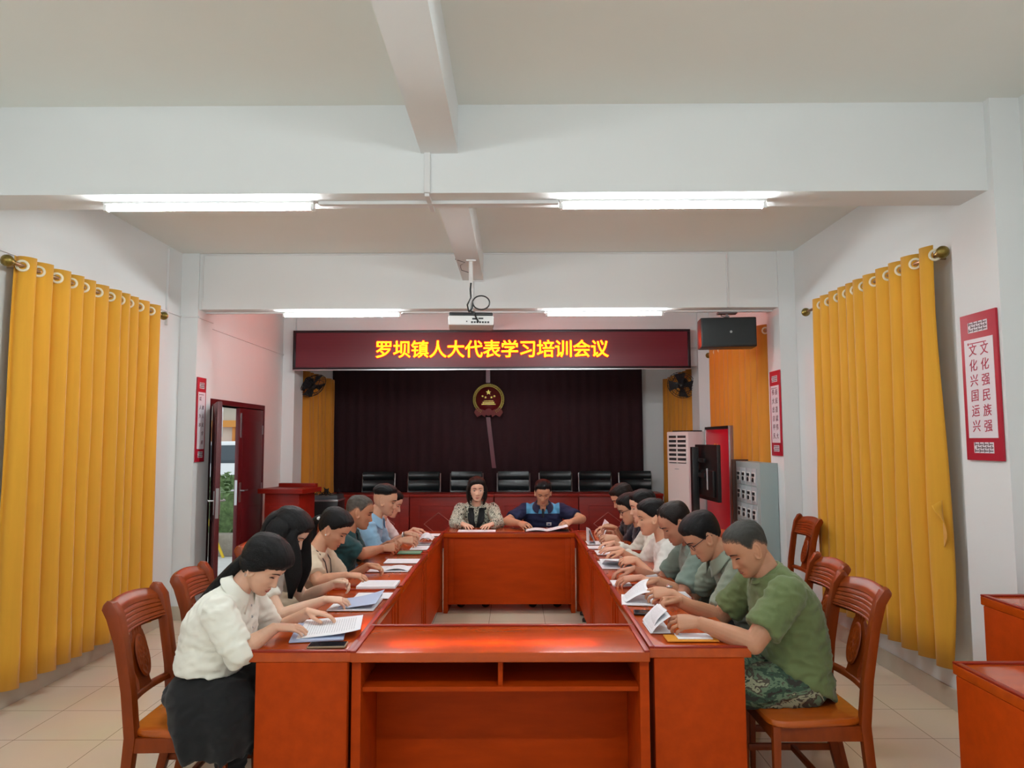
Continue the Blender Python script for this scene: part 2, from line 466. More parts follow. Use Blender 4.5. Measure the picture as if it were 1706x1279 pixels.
# right-hand leaf closed, left-hand leaf swung into the room
leaf('door_1', 0.745, Tm(WL - 0.012, DY1 - 0.004, 0) @ Rm(radians(-90), 'Z'), 0.69)
leaf('door_2', 0.72, Tm(WL + 0.03, DY0 + 0.02, 0) @ Rm(radians(-63.5), 'Z'), 0.66)
GR = mat('grey_paving', (196, 196, 192), 0.8, var=0.08, vscale=3)
struct('ground_outside', MB().box(-45, WL - 0.2, 2, 60, -0.2, -0.03), GR)
M_LEAF = mat('hedge_green', (92, 116, 70), 0.8, var=0.5, vscale=14)
hb = MB()
rnd = random.Random(3)
for k in range(1500):
    c = Vector((-5.6 + rnd.random() * 1.6, 10.6 + rnd.random() * 3.4, 0.2 + rnd.random() * 0.82))
    d = Vector((rnd.uniform(-1, 1), rnd.uniform(-1, 1), rnd.uniform(-0.4, 1))).normalized(); e = d.orthogonal().normalized()
    a = 0.075
    hb.add([c - d * a, c + e * a * 0.5, c + d * a, c - e * a * 0.5 + Vector((0, 0, 0.01))], [(0, 1, 2, 3)])
hb.box(-5.5, -4.1, 10.7, 13.9, 0.1, 0.85)
tag(hb.build('hedge', M_LEAF, smooth=0), 'clipped green hedge outside the open door', 'hedge')
st = MB().box(-5.7, -3.95, 10.3, 10.55, -0.03, 0.28)
tag(st.build('low_wall', mat('grey_stone', (150, 142, 130), 0.85, var=0.2, vscale=12), bevel=0.02), 'low grey stone kerb wall below the hedge outside', 'wall')
tag(MB().tube([(-4.15, 10.2, -0.03), (-4.55, 10.22, 0.85)], 0.02, 8).build('yellow_pole', mat('yellow_paint', (226, 190, 40), 0.5)), 'yellow pole leaning on the hedge outside the door', 'pole')
# a pale van beyond the hedge
van = thing('van', 'white van parked beyond the hedge outside the door', 'van', (-7.6, 18.0, -0.03), 0)
body = [(-2.3, 0.35), (-2.3, 1.0), (-2.0, 1.1), (-1.35, 1.62), (1.9, 1.66), (2.2, 1.1), (2.2, 0.35)]
MB().prism(body, -0.85, 0.85).build('body', mat('van_white', (226, 230, 232), 0.3), van, bevel=0.05)
MB().prism([(-1.75, 1.12), (-1.3, 1.54), (1.6, 1.56), (1.85, 1.12)], -0.86, 0.86).build('window', mat('dark_glass', (60, 72, 80), 0.1), van, bevel=0.01)
for x in (-1.5, 1.4):
    for y in (-0.8, 0.8):
        MB().lathe([(0.0, -0.1), (0.33, -0.1), (0.33, 0.1), (0.0, 0.1)], (x, y, 0.33), 20, Rm(radians(90), 'X')).build('wheel', M_BLACK, van)
# street buildings behind
bd = thing('shop_building', 'far shop front with red fascia and grey tiled roof seen through the door', 'building', (-12, 27, 0), 0)
MB().box(-6, 6, 0, 5, -0.03, 3.2).build('facade', mat('shop_wall', (214, 206, 190), 0.8), bd)
MB().box(-6, 6, -0.5, 0.0, 0.9, 1.5).build('fascia', mat('shop_red', (196, 30, 48), 0.5), bd, bevel=0.02)
MB().box(-6, 6, -0.3, 0.05, 2.15, 2.4).build('timber_band', mat('shop_timber', (206, 140, 60), 0.6), bd)
pst = MB()
for k in range(14): pst.box(-5.9 + k * 0.9, -5.8 + k * 0.9, -0.2, 0.0, 1.5, 2.2)
pst.build('timber_post', mat('shop_timber2', (196, 128, 56), 0.6), bd)
MB().prism([(-6.4, 3.0), (6.4, 3.0), (5.6, 4.6), (-5.6, 4.6)], -0.6, 2.0).build('roof', mat('roof_grey', (150, 160, 164), 0.7, var=0.2, vscale=3, stretch=(1, 1, 8)), bd)
tb = MB(); rnd = random.Random(9)
for k in range(1200):
    c = Vector((-13, 36, 5.2)) + Vector((rnd.gauss(0, 2.2), rnd.gauss(0, 1), rnd.gauss(0, 1.2)))
    d = Vector((rnd.uniform(-1, 1), rnd.uniform(-1, 1), rnd.uniform(-1, 1))).normalized() * 0.3; e = d.orthogonal().normalized() * 0.16
    tb.add([c - d, c + e, c + d, c - e], [(0, 1, 2, 3)])
tb.tube([(-13, 36, -0.03), (-13, 36, 5)], [0.3, 0.2], 8)
tag(tb.build('street_tree', M_LEAF, smooth=0), 'pale green tree above the shop roof far outside', 'tree')
# ================================================================ curtains
def curtain(label, X, y0, y1, ztop, zbot, n, inward, m, group, grom=True, amp=0.042, flare=0.0):
    """cloth on eyelets along a side wall; inward = +1 when the room lies towards +x"""
    t = thing('curtain', label, 'curtain', (X, (y0 + y1) / 2, 0), 0, group)
    L = y1 - y0
    sd = hash((round(X, 1), round(y0, 1))) % 50
    def pt(u, v):
        z = lerp(zbot, ztop, v)
        dr = noise.noise(Vector((u * 5, v * 1.3, sd))) * 0.35 * (1 - v)
        a = amp * (1 + 0.35 * (1 - v)) * (1 + 0.3 * noise.noise(Vector((u * 7, 3, sd))))
        ph = 2 * pi * (n * u + dr + 0.5 * noise.noise(Vector((u * 4, 9.5, sd))))
        yy = -L / 2 + L * u + 0.018 * cos(2 * ph) + flare * (1 - v) * (u - 0.5) * 2 + 0.01 * noise.noise(Vector((u * 9, v * 3, sd)))
        return Vector((inward * a * -cos(ph), yy, z + 0.012 * noise.noise(Vector((u * 6, 0, sd))) * (1 - v)))
    MB().sheet(n * 16 + 1, 14, pt, 0.003).build('cloth', m, t, smooth=180)
    if grom:
        for k in range(n):
            u = (k + 0.25) / n
            for it in range(12):   # slide to the middle of the fold face turned to the room
                ph = n * u + 0.5 * noise.noise(Vector((u * 4, 9.5, sd)))
                u -= (ph - (k + 0.25)) / n * 0.8
            p = pt(u, 1.0); q = pt(u + 0.15 / n, 1.0) - pt(u - 0.15 / n, 1.0); q.normalize()
            nn = Vector((q.y, -q.x, 0)) * inward
            M = Matrix.Translation(Vector((p.x, p.y, ztop - 0.062)) + nn * 0.004) @ nn.to_track_quat('Z', 'Y').to_matrix().to_4x4()
            b = MB(); rr = [(0.022, 0.0), (0.024, 0.006), (0.031, 0.007), (0.037, 0.004), (0.038, 0.0)]
            rings = [[M @ Vector((r * cos(2 * pi * i / 20), r * sin(2 * pi * i / 20), z)) for i in range(20)] for r, z in rr]
            b.loft(rings, cap=False); b.build('eyelet', M_GROM, t, smooth=180)
    return t
def rod(label, X, y0, y1, z, group):
    t = thing('curtain_rod', label, 'curtain rod', (X, (y0 + y1) / 2, z), 0, group)
    h = (y1 - y0) / 2
    MB().tube([(0, -h, 0), (0, h, 0)], 0.0125, 14).build('pole', M_ROD, t)
    for s in (-1, 1):
        MB().lathe([(0.012, 0), (0.020, 0.006), (0.016, 0.014), (0.024, 0.024), (0.034, 0.04), (0.037, 0.055), (0.033, 0.07), (0.02, 0.083), (0.004, 0.09)], (0, s * h, 0), 18,
                   Rm(radians(-90 * s), 'X')).build('finial', M_GOLD, t, smooth=180)
    d = -1 if X < 0 else 1
    for yy in (-h + 0.1, h - 0.1):
        wall = (WL if X < 0 else WR) - X
        MB().tube([(wall, yy, 0.0), (0, yy, 0)], 0.008, 8).build('bracket', M_ROD, t)
    return t
RODG = 'curtain rods on the side walls'
rod('bronze curtain rod with gold knob over the left mustard curtain', -3.03, 4.20, 5.98, 2.70, RODG)
rod('bronze curtain rod with gold knob over the nearer right mustard curtain', 2.52, 4.16, 6.02, 2.715, RODG)
rod('curtain rod half hidden by the hanging speaker on the right wall', 2.52, 6.98, 9.12, 2.71, RODG)
CG = 'mustard curtains along the side walls'
curtain('long mustard eyelet curtain on the left wall', -3.03, 4.25, 5.93, 2.762, 0.155, 11, 1, M_CURT, CG)
c = curtain('long mustard eyelet curtain on the right wall beside the large poster', 2.52, 4.20, 5.93, 2.778, 0.30, 11, -1, M_CURT, CG)
b = MB(); b.sheet(9, 9, lambda u, v: Vector((-0.02 - 0.06 * u * v, -0.86 - 0.075 * u * sin(pi * min(1, v * 1.1)), 1.02 + 0.24 * v - 0.03 * u)), 0.003)
b.build('turned_corner', M_CURT, c, smooth=180)
curtain('amber curtain under the hanging speaker, behind the grey locker', 2.52, 7.02, 9.05, 2.772, 0.30, 10, -1, M_CURT2, CG, amp=0.06)
curtain('amber side curtain at the left of the stage behind the lectern', -3.04, 9.98, 11.75, 2.62, 0.25, 7, 1, M_CURT2, 'amber side curtains of the stage', grom=False, amp=0.075)
curtain('amber side curtain at the right of the stage behind the air conditioner', 2.53, 9.98, 11.75, 2.62, 0.25, 7, -1, M_CURT2, 'amber side curtains of the stage', grom=False, amp=0.075)

# the dark backdrop curtain of the stage with its emblem
t = thing('stage_curtain', 'dark maroon backdrop curtain across the back of the stage', 'curtain', (-0.46, 12.12, 0))
MB().sheet(260, 3, lambda u, v: Vector((-2.67 + 5.31 * u, 0.009 * sin(2 * pi * 30 * u + 1.5 * sin(9 * u)), 0.05 + 2.97 * v)), 0.004).build('velvet', M_MAROON, t, smooth=180)
rb = MB()
rb.sheet(3, 16, lambda u, v: Vector((0.0 + 0.10 * (1 - v) + 0.035 * (u - 0.5) * 2, -0.045, 1.15 + 0.86 * v)), 0.003)
M_SAT = mat('crimson_satin', (96, 16, 36), 0.4)
rb.build('ribbon', M_SAT, t)
MB().sheet(3, 4, lambda u, v: Vector((0.0 + 0.035 * (u - 0.5) * 2, -0.045, 2.6 + 0.4 * v)), 0.003).build('ribbon', M_SAT, t)
E_ = thing('wall_emblem', 'round gold and red state emblem on the maroon stage curtain', 'emblem', (-0.45, 12.03, 2.31))
RX = Rm(radians(90), 'X')
MB().lathe([(0.0, -0.01), (0.215, -0.01), (0.215, 0.022), (0.0, 0.034)], (0, 0, 0), 40, RX).build('disc', mat('emblem_red', (92, 14, 20), 0.35), E_, smooth=180)
ring = MB()
for k in range(44):
    a = radians(-58 + 296 * k / 43)
    for s in (0, 1):
        rr = 0.228 + 0.028 * s
        M = Tm(rr * cos(a), 0, rr * sin(a)) @ Rm(-a + (0.5 if s else -0.5), 'Y')
        ring.ball((rr * cos(a), -0.018, rr * sin(a)), (0.024, 0.014, 0.013), 8, 5, Rm(-a - pi / 2 + (0.45 if s else -0.45), 'Y'))
ring.build('wheat_wreath', M_GOLD, E_)
def star(r, M, th=0.008):
    b = MB(); P = []
    for k in range(10):
        a = pi / 2 + pi * k / 5; q = r if k % 2 == 0 else r * 0.4
        P.append((q * cos(a), q * sin(a)))
    b.prism(P, -th, 0, M); return b
sb = star(0.05, Tm(0, -0.03, 0.12))
for dx, dz in ((-0.1, 0.055), (-0.05, 0.035), (0.05, 0.035), (0.1, 0.055)):
    q = star(0.024, Tm(dx, -0.03, dz)); sb.add(q.v, q.f)
sb.build('stars', M_GOLD, E_, smooth=0)
gt = MB().box(-0.12, 0.12, -0.04, -0.025, -0.09, -0.075).box(-0.1, 0.1, -0.04, -0.025, -0.055, -0.045).box(-0.08, 0.08, -0.04, -0.025, -0.03, -0.02)
for k in range(-4, 5): gt.box(k * 0.022 - 0.004, k * 0.022 + 0.004, -0.038, -0.026, -0.075, -0.05)
gt.build('gate', M_GOLD, E_)
rbn = MB()
for s in (-1, 1):
    rbn.prism([(s * 0.03, -0.2), (s * 0.2, -0.13), (s * 0.245, -0.22), (s * 0.19, -0.3), (s * 0.12, -0.26), (s * 0.06, -0.3)], -0.03, -0.01)
rbn.lathe([(0.03, -0.02), (0.062, -0.02), (0.062, 0.02), (0.03, 0.02)], (0, -0.02, -0.215), 20, RX)
rbn.build('ribbon', mat('emblem_ribbon', (96, 14, 14), 0.7), E_, smooth=30)

# ================================================================ the lit sign over the stage
sg = thing('led_sign', 'long dark red lit sign with yellow characters over the stage mouth', 'sign', (-0.31, 9.40, 2.825))
W2, H2 = 2.645, 0.262
fr = MB()
for z in (-H2, H2 - 0.03): fr.box(-W2, W2, -0.05, 0.06, z, z + 0.03)
for x in (-W2, W2 - 0.035): fr.box(x, x + 0.035, -0.05, 0.06, -H2 + 0.03, H2 - 0.03)
fr.build('frame', mat('sign_frame', (24, 14, 22), 0.35), sg, bevel=0.004)
MB().box(-W2, W2, -0.052, -0.04, -H2 - 0.012, -H2).build('lower_strip', M_SILVER, sg)
m, nt, p = new_mat('led_board')
tc = nt.nodes.new('ShaderNodeTexCoord'); wv = nt.nodes.new('ShaderNodeTexWave'); wv.bands_direction = 'Z'
wv.inputs['Scale'].default_value = 16
nt.links.new(tc.outputs['Object'], wv.inputs['Vector'])
r = nt.nodes.new('ShaderNodeValToRGB'); r.color_ramp.elements[0].color = lin((62, 14, 26)); r.color_ramp.elements[1].color = lin((92, 24, 38))
nt.links.new(wv.outputs['Fac'], r.inputs['Fac']); nt.links.new(r.outputs['Color'], p.inputs['Base Color'])
p.inputs['Roughness'].default_value = 0.4
p.inputs['Emission Color'].default_value = (1.0, 0.03, 0.08, 1); p.inputs['Emission Strength'].default_value = 0.035
MB().box(-W2 + 0.035, W2 - 0.035, -0.03, 0.05, -H2 + 0.03, H2 - 0.03).build('board', m, sg)
def emit_mat(name, rgb, s):
    m = bpy.data.materials.new(name); m.use_nodes = True; nt = m.node_tree; nt.nodes.clear()
    e = nt.nodes.new('ShaderNodeEmission'); e.inputs[0].default_value = tuple(rgb) + (1,); e.inputs[1].default_value = s
    o = nt.nodes.new('ShaderNodeOutputMaterial'); nt.links.new(e.outputs[0], o.inputs[0]); return m
M_LED = emit_mat('led_yellow', (1.0, 0.05, 0.001), 38.0)
M_LEDGLOW = emit_mat('led_red_glow', (1.0, 0.004, 0.02), 1.0)  # bloom around the lit characters, built as a glowing red outline
SIGN = '罗坝镇人大代表学习培训会议'
def bold_char(ch, size, r, nd, material, parent, M, name):
    me = text_mesh(ch, size, extrude=0.001)
    P = [v.co.copy() for v in me.vertices]; F = [tuple(p.vertices) for p in me.polygons]
    mb = MB()
    for k in range(nd):
        a_ = 2 * pi * k / nd
        mb.add([M @ (p + Vector((r * cos(a_), r * sin(a_), 0.0001 * k))) for p in P], F)
    o = bpy.data.objects.new(name, bpy.data.meshes.new(name)); COL.objects.link(o)
    o.data.from_pydata(mb.v, [], mb.f); o.data.materials.append(material); o.parent = parent
    return o
for k, ch in enumerate(SIGN):
    x = -1.862 + 0.31 + 0.2392 * (k + 0.5)
    bold_char(ch, 0.243, 0.0032, 6, M_LED, sg, Tm(x, -0.042, -0.012) @ RX, 'character')
    bold_char(ch, 0.243, 0.0115, 10, M_LEDGLOW, sg, Tm(x, -0.034, -0.012) @ RX, 'character_glow')  # painted red bloom set behind each character

# ================================================================ posters on the pillars
def poster(label, x, y0, y1, z0, z1, face, cols, ink):
    """face=+1: looks to +x (left pillar); columns are read right to left"""
    t = thing('wall_poster', label, 'poster', (x, (y0 + y1) / 2, (z0 + z1) / 2), 0, 'red framed slogan posters on the pillars')
    W = (y1 - y0); H = (z1 - z0)
    M = Matrix(((0, 0, face, 0), (face, 0, 0, 0), (0, 1, 0, 0), (0, 0, 0, 1)))   # local x,y,z -> world (y-ish, z, x)
    def bx(a, b, c, d, e, f):
        q = MB().box(a, b, c, d, e, f, M); return q
    bx(-W / 2, W / 2, -H / 2, H / 2, 0, 0.012).build('board', M_RED, t, bevel=0.002)
    ph = H * 0.32
    bx(-W * 0.4, W * 0.4, -H * 0.35, H * 0.325, 0.012, 0.0135).build('white_panel', M_POSTER, t)
    for zc in (H * 0.405, -H * 0.415):
        bx(-W * 0.27, W * 0.27, zc - H * 0.036, zc + H * 0.036, 0.012, 0.0132).build('lattice_panel', M_POSTER, t)
        g = MB(); rnd2 = random.Random(5)
        for k in range(3):
            zz = zc - H * 0.022 + k * H * 0.022
            for j in range(4):
                xx = -W * 0.25 + (j + 0.5 * (k % 2)) * W * 0.13
                q = bx(xx, min(xx + W * 0.11, W * 0.26), zz - 0.003, zz + 0.003, 0.0132, 0.0142); g.add(q.v, q.f)
                q = bx(xx, xx + 0.006, zz - H * 0.010, zz + H * 0.014, 0.0132, 0.0142); g.add(q.v, q.f)
        g.build('lattice', M_LATT, t)
    q = bx(-W * 0.25, W * 0.22, H * 0.292, H * 0.298, 0.0135, 0.014); q.build('heading_line', ink, t)
    q = bx(-W * 0.30, -W * 0.265, H * 0.285, H * 0.302, 0.0135, 0.014); q.build('seal', ink, t)
    for ci, col in enumerate(cols):
        xx = W * (0.15 if ci == 0 else -0.17)
        for k, ch in enumerate(col):
            if ch == ' ': continue
            zz = H * (0.243 - 0.1035 * k)
            text_part(ch, W * 0.235, ink, t, M @ Tm(xx, zz, 0.0142) @ Rm(radians(4), 'Z'), name='character', offset=0.0, extrude=0.0006, shear=0.12)
    return t
M_INK2 = mat('poster_ink_dark', (96, 34, 56), 0.6)
poster('red framed poster with two columns of red characters on the nearer right pillar', XR - 0.002, 3.598, 3.888, 1.505, 2.289, -1, ('文化强民族强', '文化兴国运兴'), M_INK)
poster('red framed poster on the far right pillar beside the amber curtain', XR - 0.002, 6.557 + 0.02, 6.835, 1.466, 2.266, -1, ('奋民造就伟大', '伟大出自平凡'), M_INK2)
poster('red framed poster on the left pillar beside the open door', XL + 0.002, 6.585, 6.77, 1.428, 2.22, 1, (' 建人民学校', '以人为本  '), M_INK2)

# ================================================================ hanging speaker and projector
sp = thing('hanging_speaker', 'black loudspeaker hanging from the far beam on the right', 'speaker', (2.06, 6.78, 2.65), radians(-6))
MB().box(-0.262, 0.262, -0.02, 0.2, -0.145, 0.143).build('cabinet', M_BLACK, sp, bevel=0.012)
MB().box(-0.25, 0.25, -0.03, -0.018, -0.132, 0.13).build('grille', M_BLACKG, sp, bevel=0.01)
MB().lathe([(0, 0), (0.012, 0), (0.012, 0.003), (0, 0.003)], (0.02, -0.031, 0.0), 14, RX).build('badge', M_SILVER, sp)
br = MB().tube([(0, 0.05, 0.14), (0, 0.05, 0.2)], 0.012, 8).box(-0.09, 0.09, 0.0, 0.1, 0.185, 0.205).box(-0.02, 0.02, 0.03, 0.07, 0.14, 0.165)
br.build('bracket', mat('grey_bracket', (130, 124, 124), 0.5), sp)
MB().tube([(-0.05, 0.05, 0.19), (-0.06, 0.03, 0.165), (-0.02, 0.02, 0.148), (0.05, 0.05, 0.146)], 0.004, 6).build('cable', M_BLACK, sp)

pj = thing('projector', 'white ceiling projector on a pole in front of the lit sign', 'projector', (-0.365, 5.84, 2.60), radians(4))
MB().prism([(-0.185, -0.045), (0.185, -0.045), (0.185, 0.035), (-0.185, 0.035)], -0.13, 0.15).build('body', M_WHITEP, pj, bevel=0.014)
MB().box(-0.18, 0.18, -0.128, 0.14, 0.034, 0.062).build('top_cover', M_BLACK, pj, bevel=0.012)
MB().box(0.186, 0.19, -0.08, 0.1, -0.03, 0.02).build('side_vent', mat('vent_grey', (130, 130, 130), 0.6), pj)
pt_ = MB()
for k in range(7): pt_.box(0.0 + k * 0.022, 0.016 + k * 0.022, -0.133, -0.129, -0.028, -0.014)
pt_.box(0.01, 0.05, -0.133, -0.129, 0.0, 0.014).box(0.06, 0.1, -0.133, -0.129, 0.004, 0.016).box(-0.04, -0.03, -0.133, -0.129, -0.02, -0.01)
pt_.build('ports', M_BLACK, pj)
for x in (-0.15, 0.15): MB().lathe([(0, 0), (0.014, 0), (0.012, 0.014), (0, 0.014)], (x, 0.05, 0.06), 12).build('foot', M_BLACK, pj)
MB().tube([(0, 0.02, 0.05), (0, 0.02, 0.525)], 0.018, 12).build('pole', M_WHITEP, pj)
MB().box(-0.04, 0.04, -0.02, 0.06, 0.515, 0.525).build('ceiling_plate', M_WHITEP, pj)
cb = MB()
ring = [(0.02 + 0.065 + 0.07 * cos(a), -0.03, 0.16 + 0.058 * sin(a)) for a in [pi - 2 * pi * k / 24 for k in range(25)]]
cb.tube(ring, 0.006, 6)
cb.tube([(0.0, -0.005, 0.33), (-0.005, -0.02, 0.27), (0.0, -0.03, 0.2), (-0.03, -0.03, 0.14), (-0.02, -0.04, 0.09), (0.03, -0.1, 0.065), (0.035, -0.145, 0.03), (0.06, -0.14, -0.02)], 0.007, 6)
cb.tube([(0.015, -0.03, 0.16), (0.01, -0.03, 0.11), (-0.02, -0.03, 0.08)], 0.007, 6)
cb.tube([(-0.02, 0.0, 0.42), (-0.08, 0.0, 0.44), (-0.09, 0.0, 0.48), (-0.05, 0, 0.505), (-0.13, 0, 0.53), (-0.125, 0.0, 0.6)], 0.003, 5)
cb.build('cable', M_BLACK, pj)

# wall fans at both sides of the stage
def fan(label, loc, face, wall_dx):
    t = thing('wall_fan', label, 'fan', loc, 0, 'black wall fans beside the stage')
    M = Vector(face).normalized().to_track_quat('Z', 'Y').to_matrix().to_4x4()
    cg = MB()
    for r, z in ((0.20, 0.0), (0.14, 0.055), (0.07, 0.075), (0.14, -0.06), (0.07, -0.075)):
        cg.tube([M @ Vector((r * cos(2 * pi * k / 28), r * sin(2 * pi * k / 28), z)) for k in range(28)], 0.004, 5, closed=True)
    for k in range(28):
        a = 2 * pi * k / 28
        cg.tube([M @ Vector((r * cos(a), r * sin(a), z)) for r, z in ((0.05, 0.078), (0.14, 0.056), (0.2, 0.0), (0.14, -0.06), (0.05, -0.078))], 0.0022, 4)
    cg.build('cage', M_BLACK, t)
    MB().lathe([(0, -0.16), (0.05, -0.15), (0.06, -0.08), (0.03, -0.02), (0.05, 0.03), (0, 0.05)], (0, 0, 0), 16, M).build('motor', M_BLACK, t)
    for k in range(4):
        b = MB(); R = M @ Rm(k * pi / 2, 'Z')
        b.sheet(5, 5, lambda u, v: R @ Vector(((0.03 + 0.15 * u), (v - 0.5) * (0.05 + 0.1 * u), (v - 0.5) * 0.035)), 0.002)
        b.build('blade', mat('fan_blade', (30, 34, 40), 0.3) if k == 0 and 'fan_blade' not in bpy.data.materials else bpy.data.materials['fan_blade'], t)
    bk = M @ Vector((0, 0, -0.14))
    MB().tube([bk, bk + Vector((wall_dx * 0.5, 0.02, -0.05)), (wall_dx, 0.03, -0.06)], 0.015, 8).build('wall_arm', M_BLACK, t)
fan('black wall fan at the left of the stage before the amber side curtain', (-2.84, 9.93, 2.39), (0.75, -0.45, -0.75), -0.14)
fan('black wall fan at the right of the stage before the amber side curtain', (2.34, 9.93, 2.38), (-0.5, -0.9, -0.55), 0.14)

# ================================================================ tables
def conf_table(label, loc, rz, w=1.24, d=0.43, h=0.75, group='varnished conference tables set in a rectangle', kick=0.08, shelf=True):
    """user side at local -y, modesty panel at local +y"""
    t = thing('conference_table', label, 'table', loc, rz, group)
    MB().box(-w / 2, w / 2, -d / 2, d / 2, h - 0.045, h - 0.004).build('tabletop', M_TOP, t, bevel=0.006, seg=3)
    r = MB(); a = 0.024
    r.box(-w / 2, w / 2, d / 2 - a, d / 2, h - 0.006, h + 0.004)
    for s in (-1, 1): r.box(s * w / 2 - (a if s > 0 else 0), s * w / 2 + (a if s < 0 else 0), -d / 2, d / 2 - a, h - 0.006, h + 0.003)
    r.build('edge_rim', M_TABLE_E, t, bevel=0.004)
    for s in (-1, 1):
        MB().box(s * (w / 2 - 0.02) - 0.02, s * (w / 2 - 0.02) + 0.02, -d / 2 + 0.03, d / 2 - 0.02, 0.0, h - 0.045).build('side_panel', M_TABLE, t, bevel=0.004)
    MB().box(-w / 2 + 0.04, w / 2 - 0.04, d / 2 - 0.055, d / 2 - 0.035, kick, h - 0.045).build('modesty_panel', M_TABLE, t, bevel=0.003)
    for x in (-w / 2 + 0.04, w / 2 - 0.09): MB().box(x, x + 0.05, d / 2 - 0.035, d / 2 - 0.03, kick, h - 0.045).build('panel_stile', M_TABLE, t, bevel=0.002)
    if shelf: MB().box(-w / 2 + 0.04, w / 2 - 0.04, -d / 2 + 0.05, d / 2 - 0.055, h - 0.178, h - 0.158).build('shelf', M_TABLE, t, bevel=0.003)
    if shelf: MB().box(-0.01, 0.01, -d / 2 + 0.06, d / 2 - 0.055, h - 0.158, h - 0.045).build('shelf_divider', M_TABLE, t, bevel=0.002)
    return t
TABLE_TOP = 0.75
t0 = conf_table('nearest table, empty, showing its open shelf to the camera', (-0.066, 3.22, 0), 0)
t1 = conf_table('far table, where the woman in tweed and the man in navy sit', (-0.06, 6.99, 0), pi, shelf=False)
LT = ['left row table nearest the camera, under the cream shirted woman', 'middle table of the left row, between the lanyard woman and the grey haired man', 'left row table farthest from the camera, under the man in light blue']
RT = ['right row table nearest the camera, under the man in olive', 'middle table of the right row, before the white bloused women', 'right row table farthest from the camera, under the readers in navy']
for k in range(3):
    copy_tree(t1, (-0.893, 3.01 + 0.62 + k * 1.315, 0), radians(-90), LT[k])
    copy_tree(t1, (0.775, 3.06 + 0.62 + k * 1.300, 0), radians(90), RT[k])
conf_table('spare low table at the right edge of the picture, nearest the camera', (2.155, 2.64, 0), 0, w=0.9, group='spare tables by the right wall')
conf_table('spare taller table behind the low one at the right edge', (2.405, 3.19, 0), 0, w=0.43, d=0.46, h=0.885, group='spare tables by the right wall')

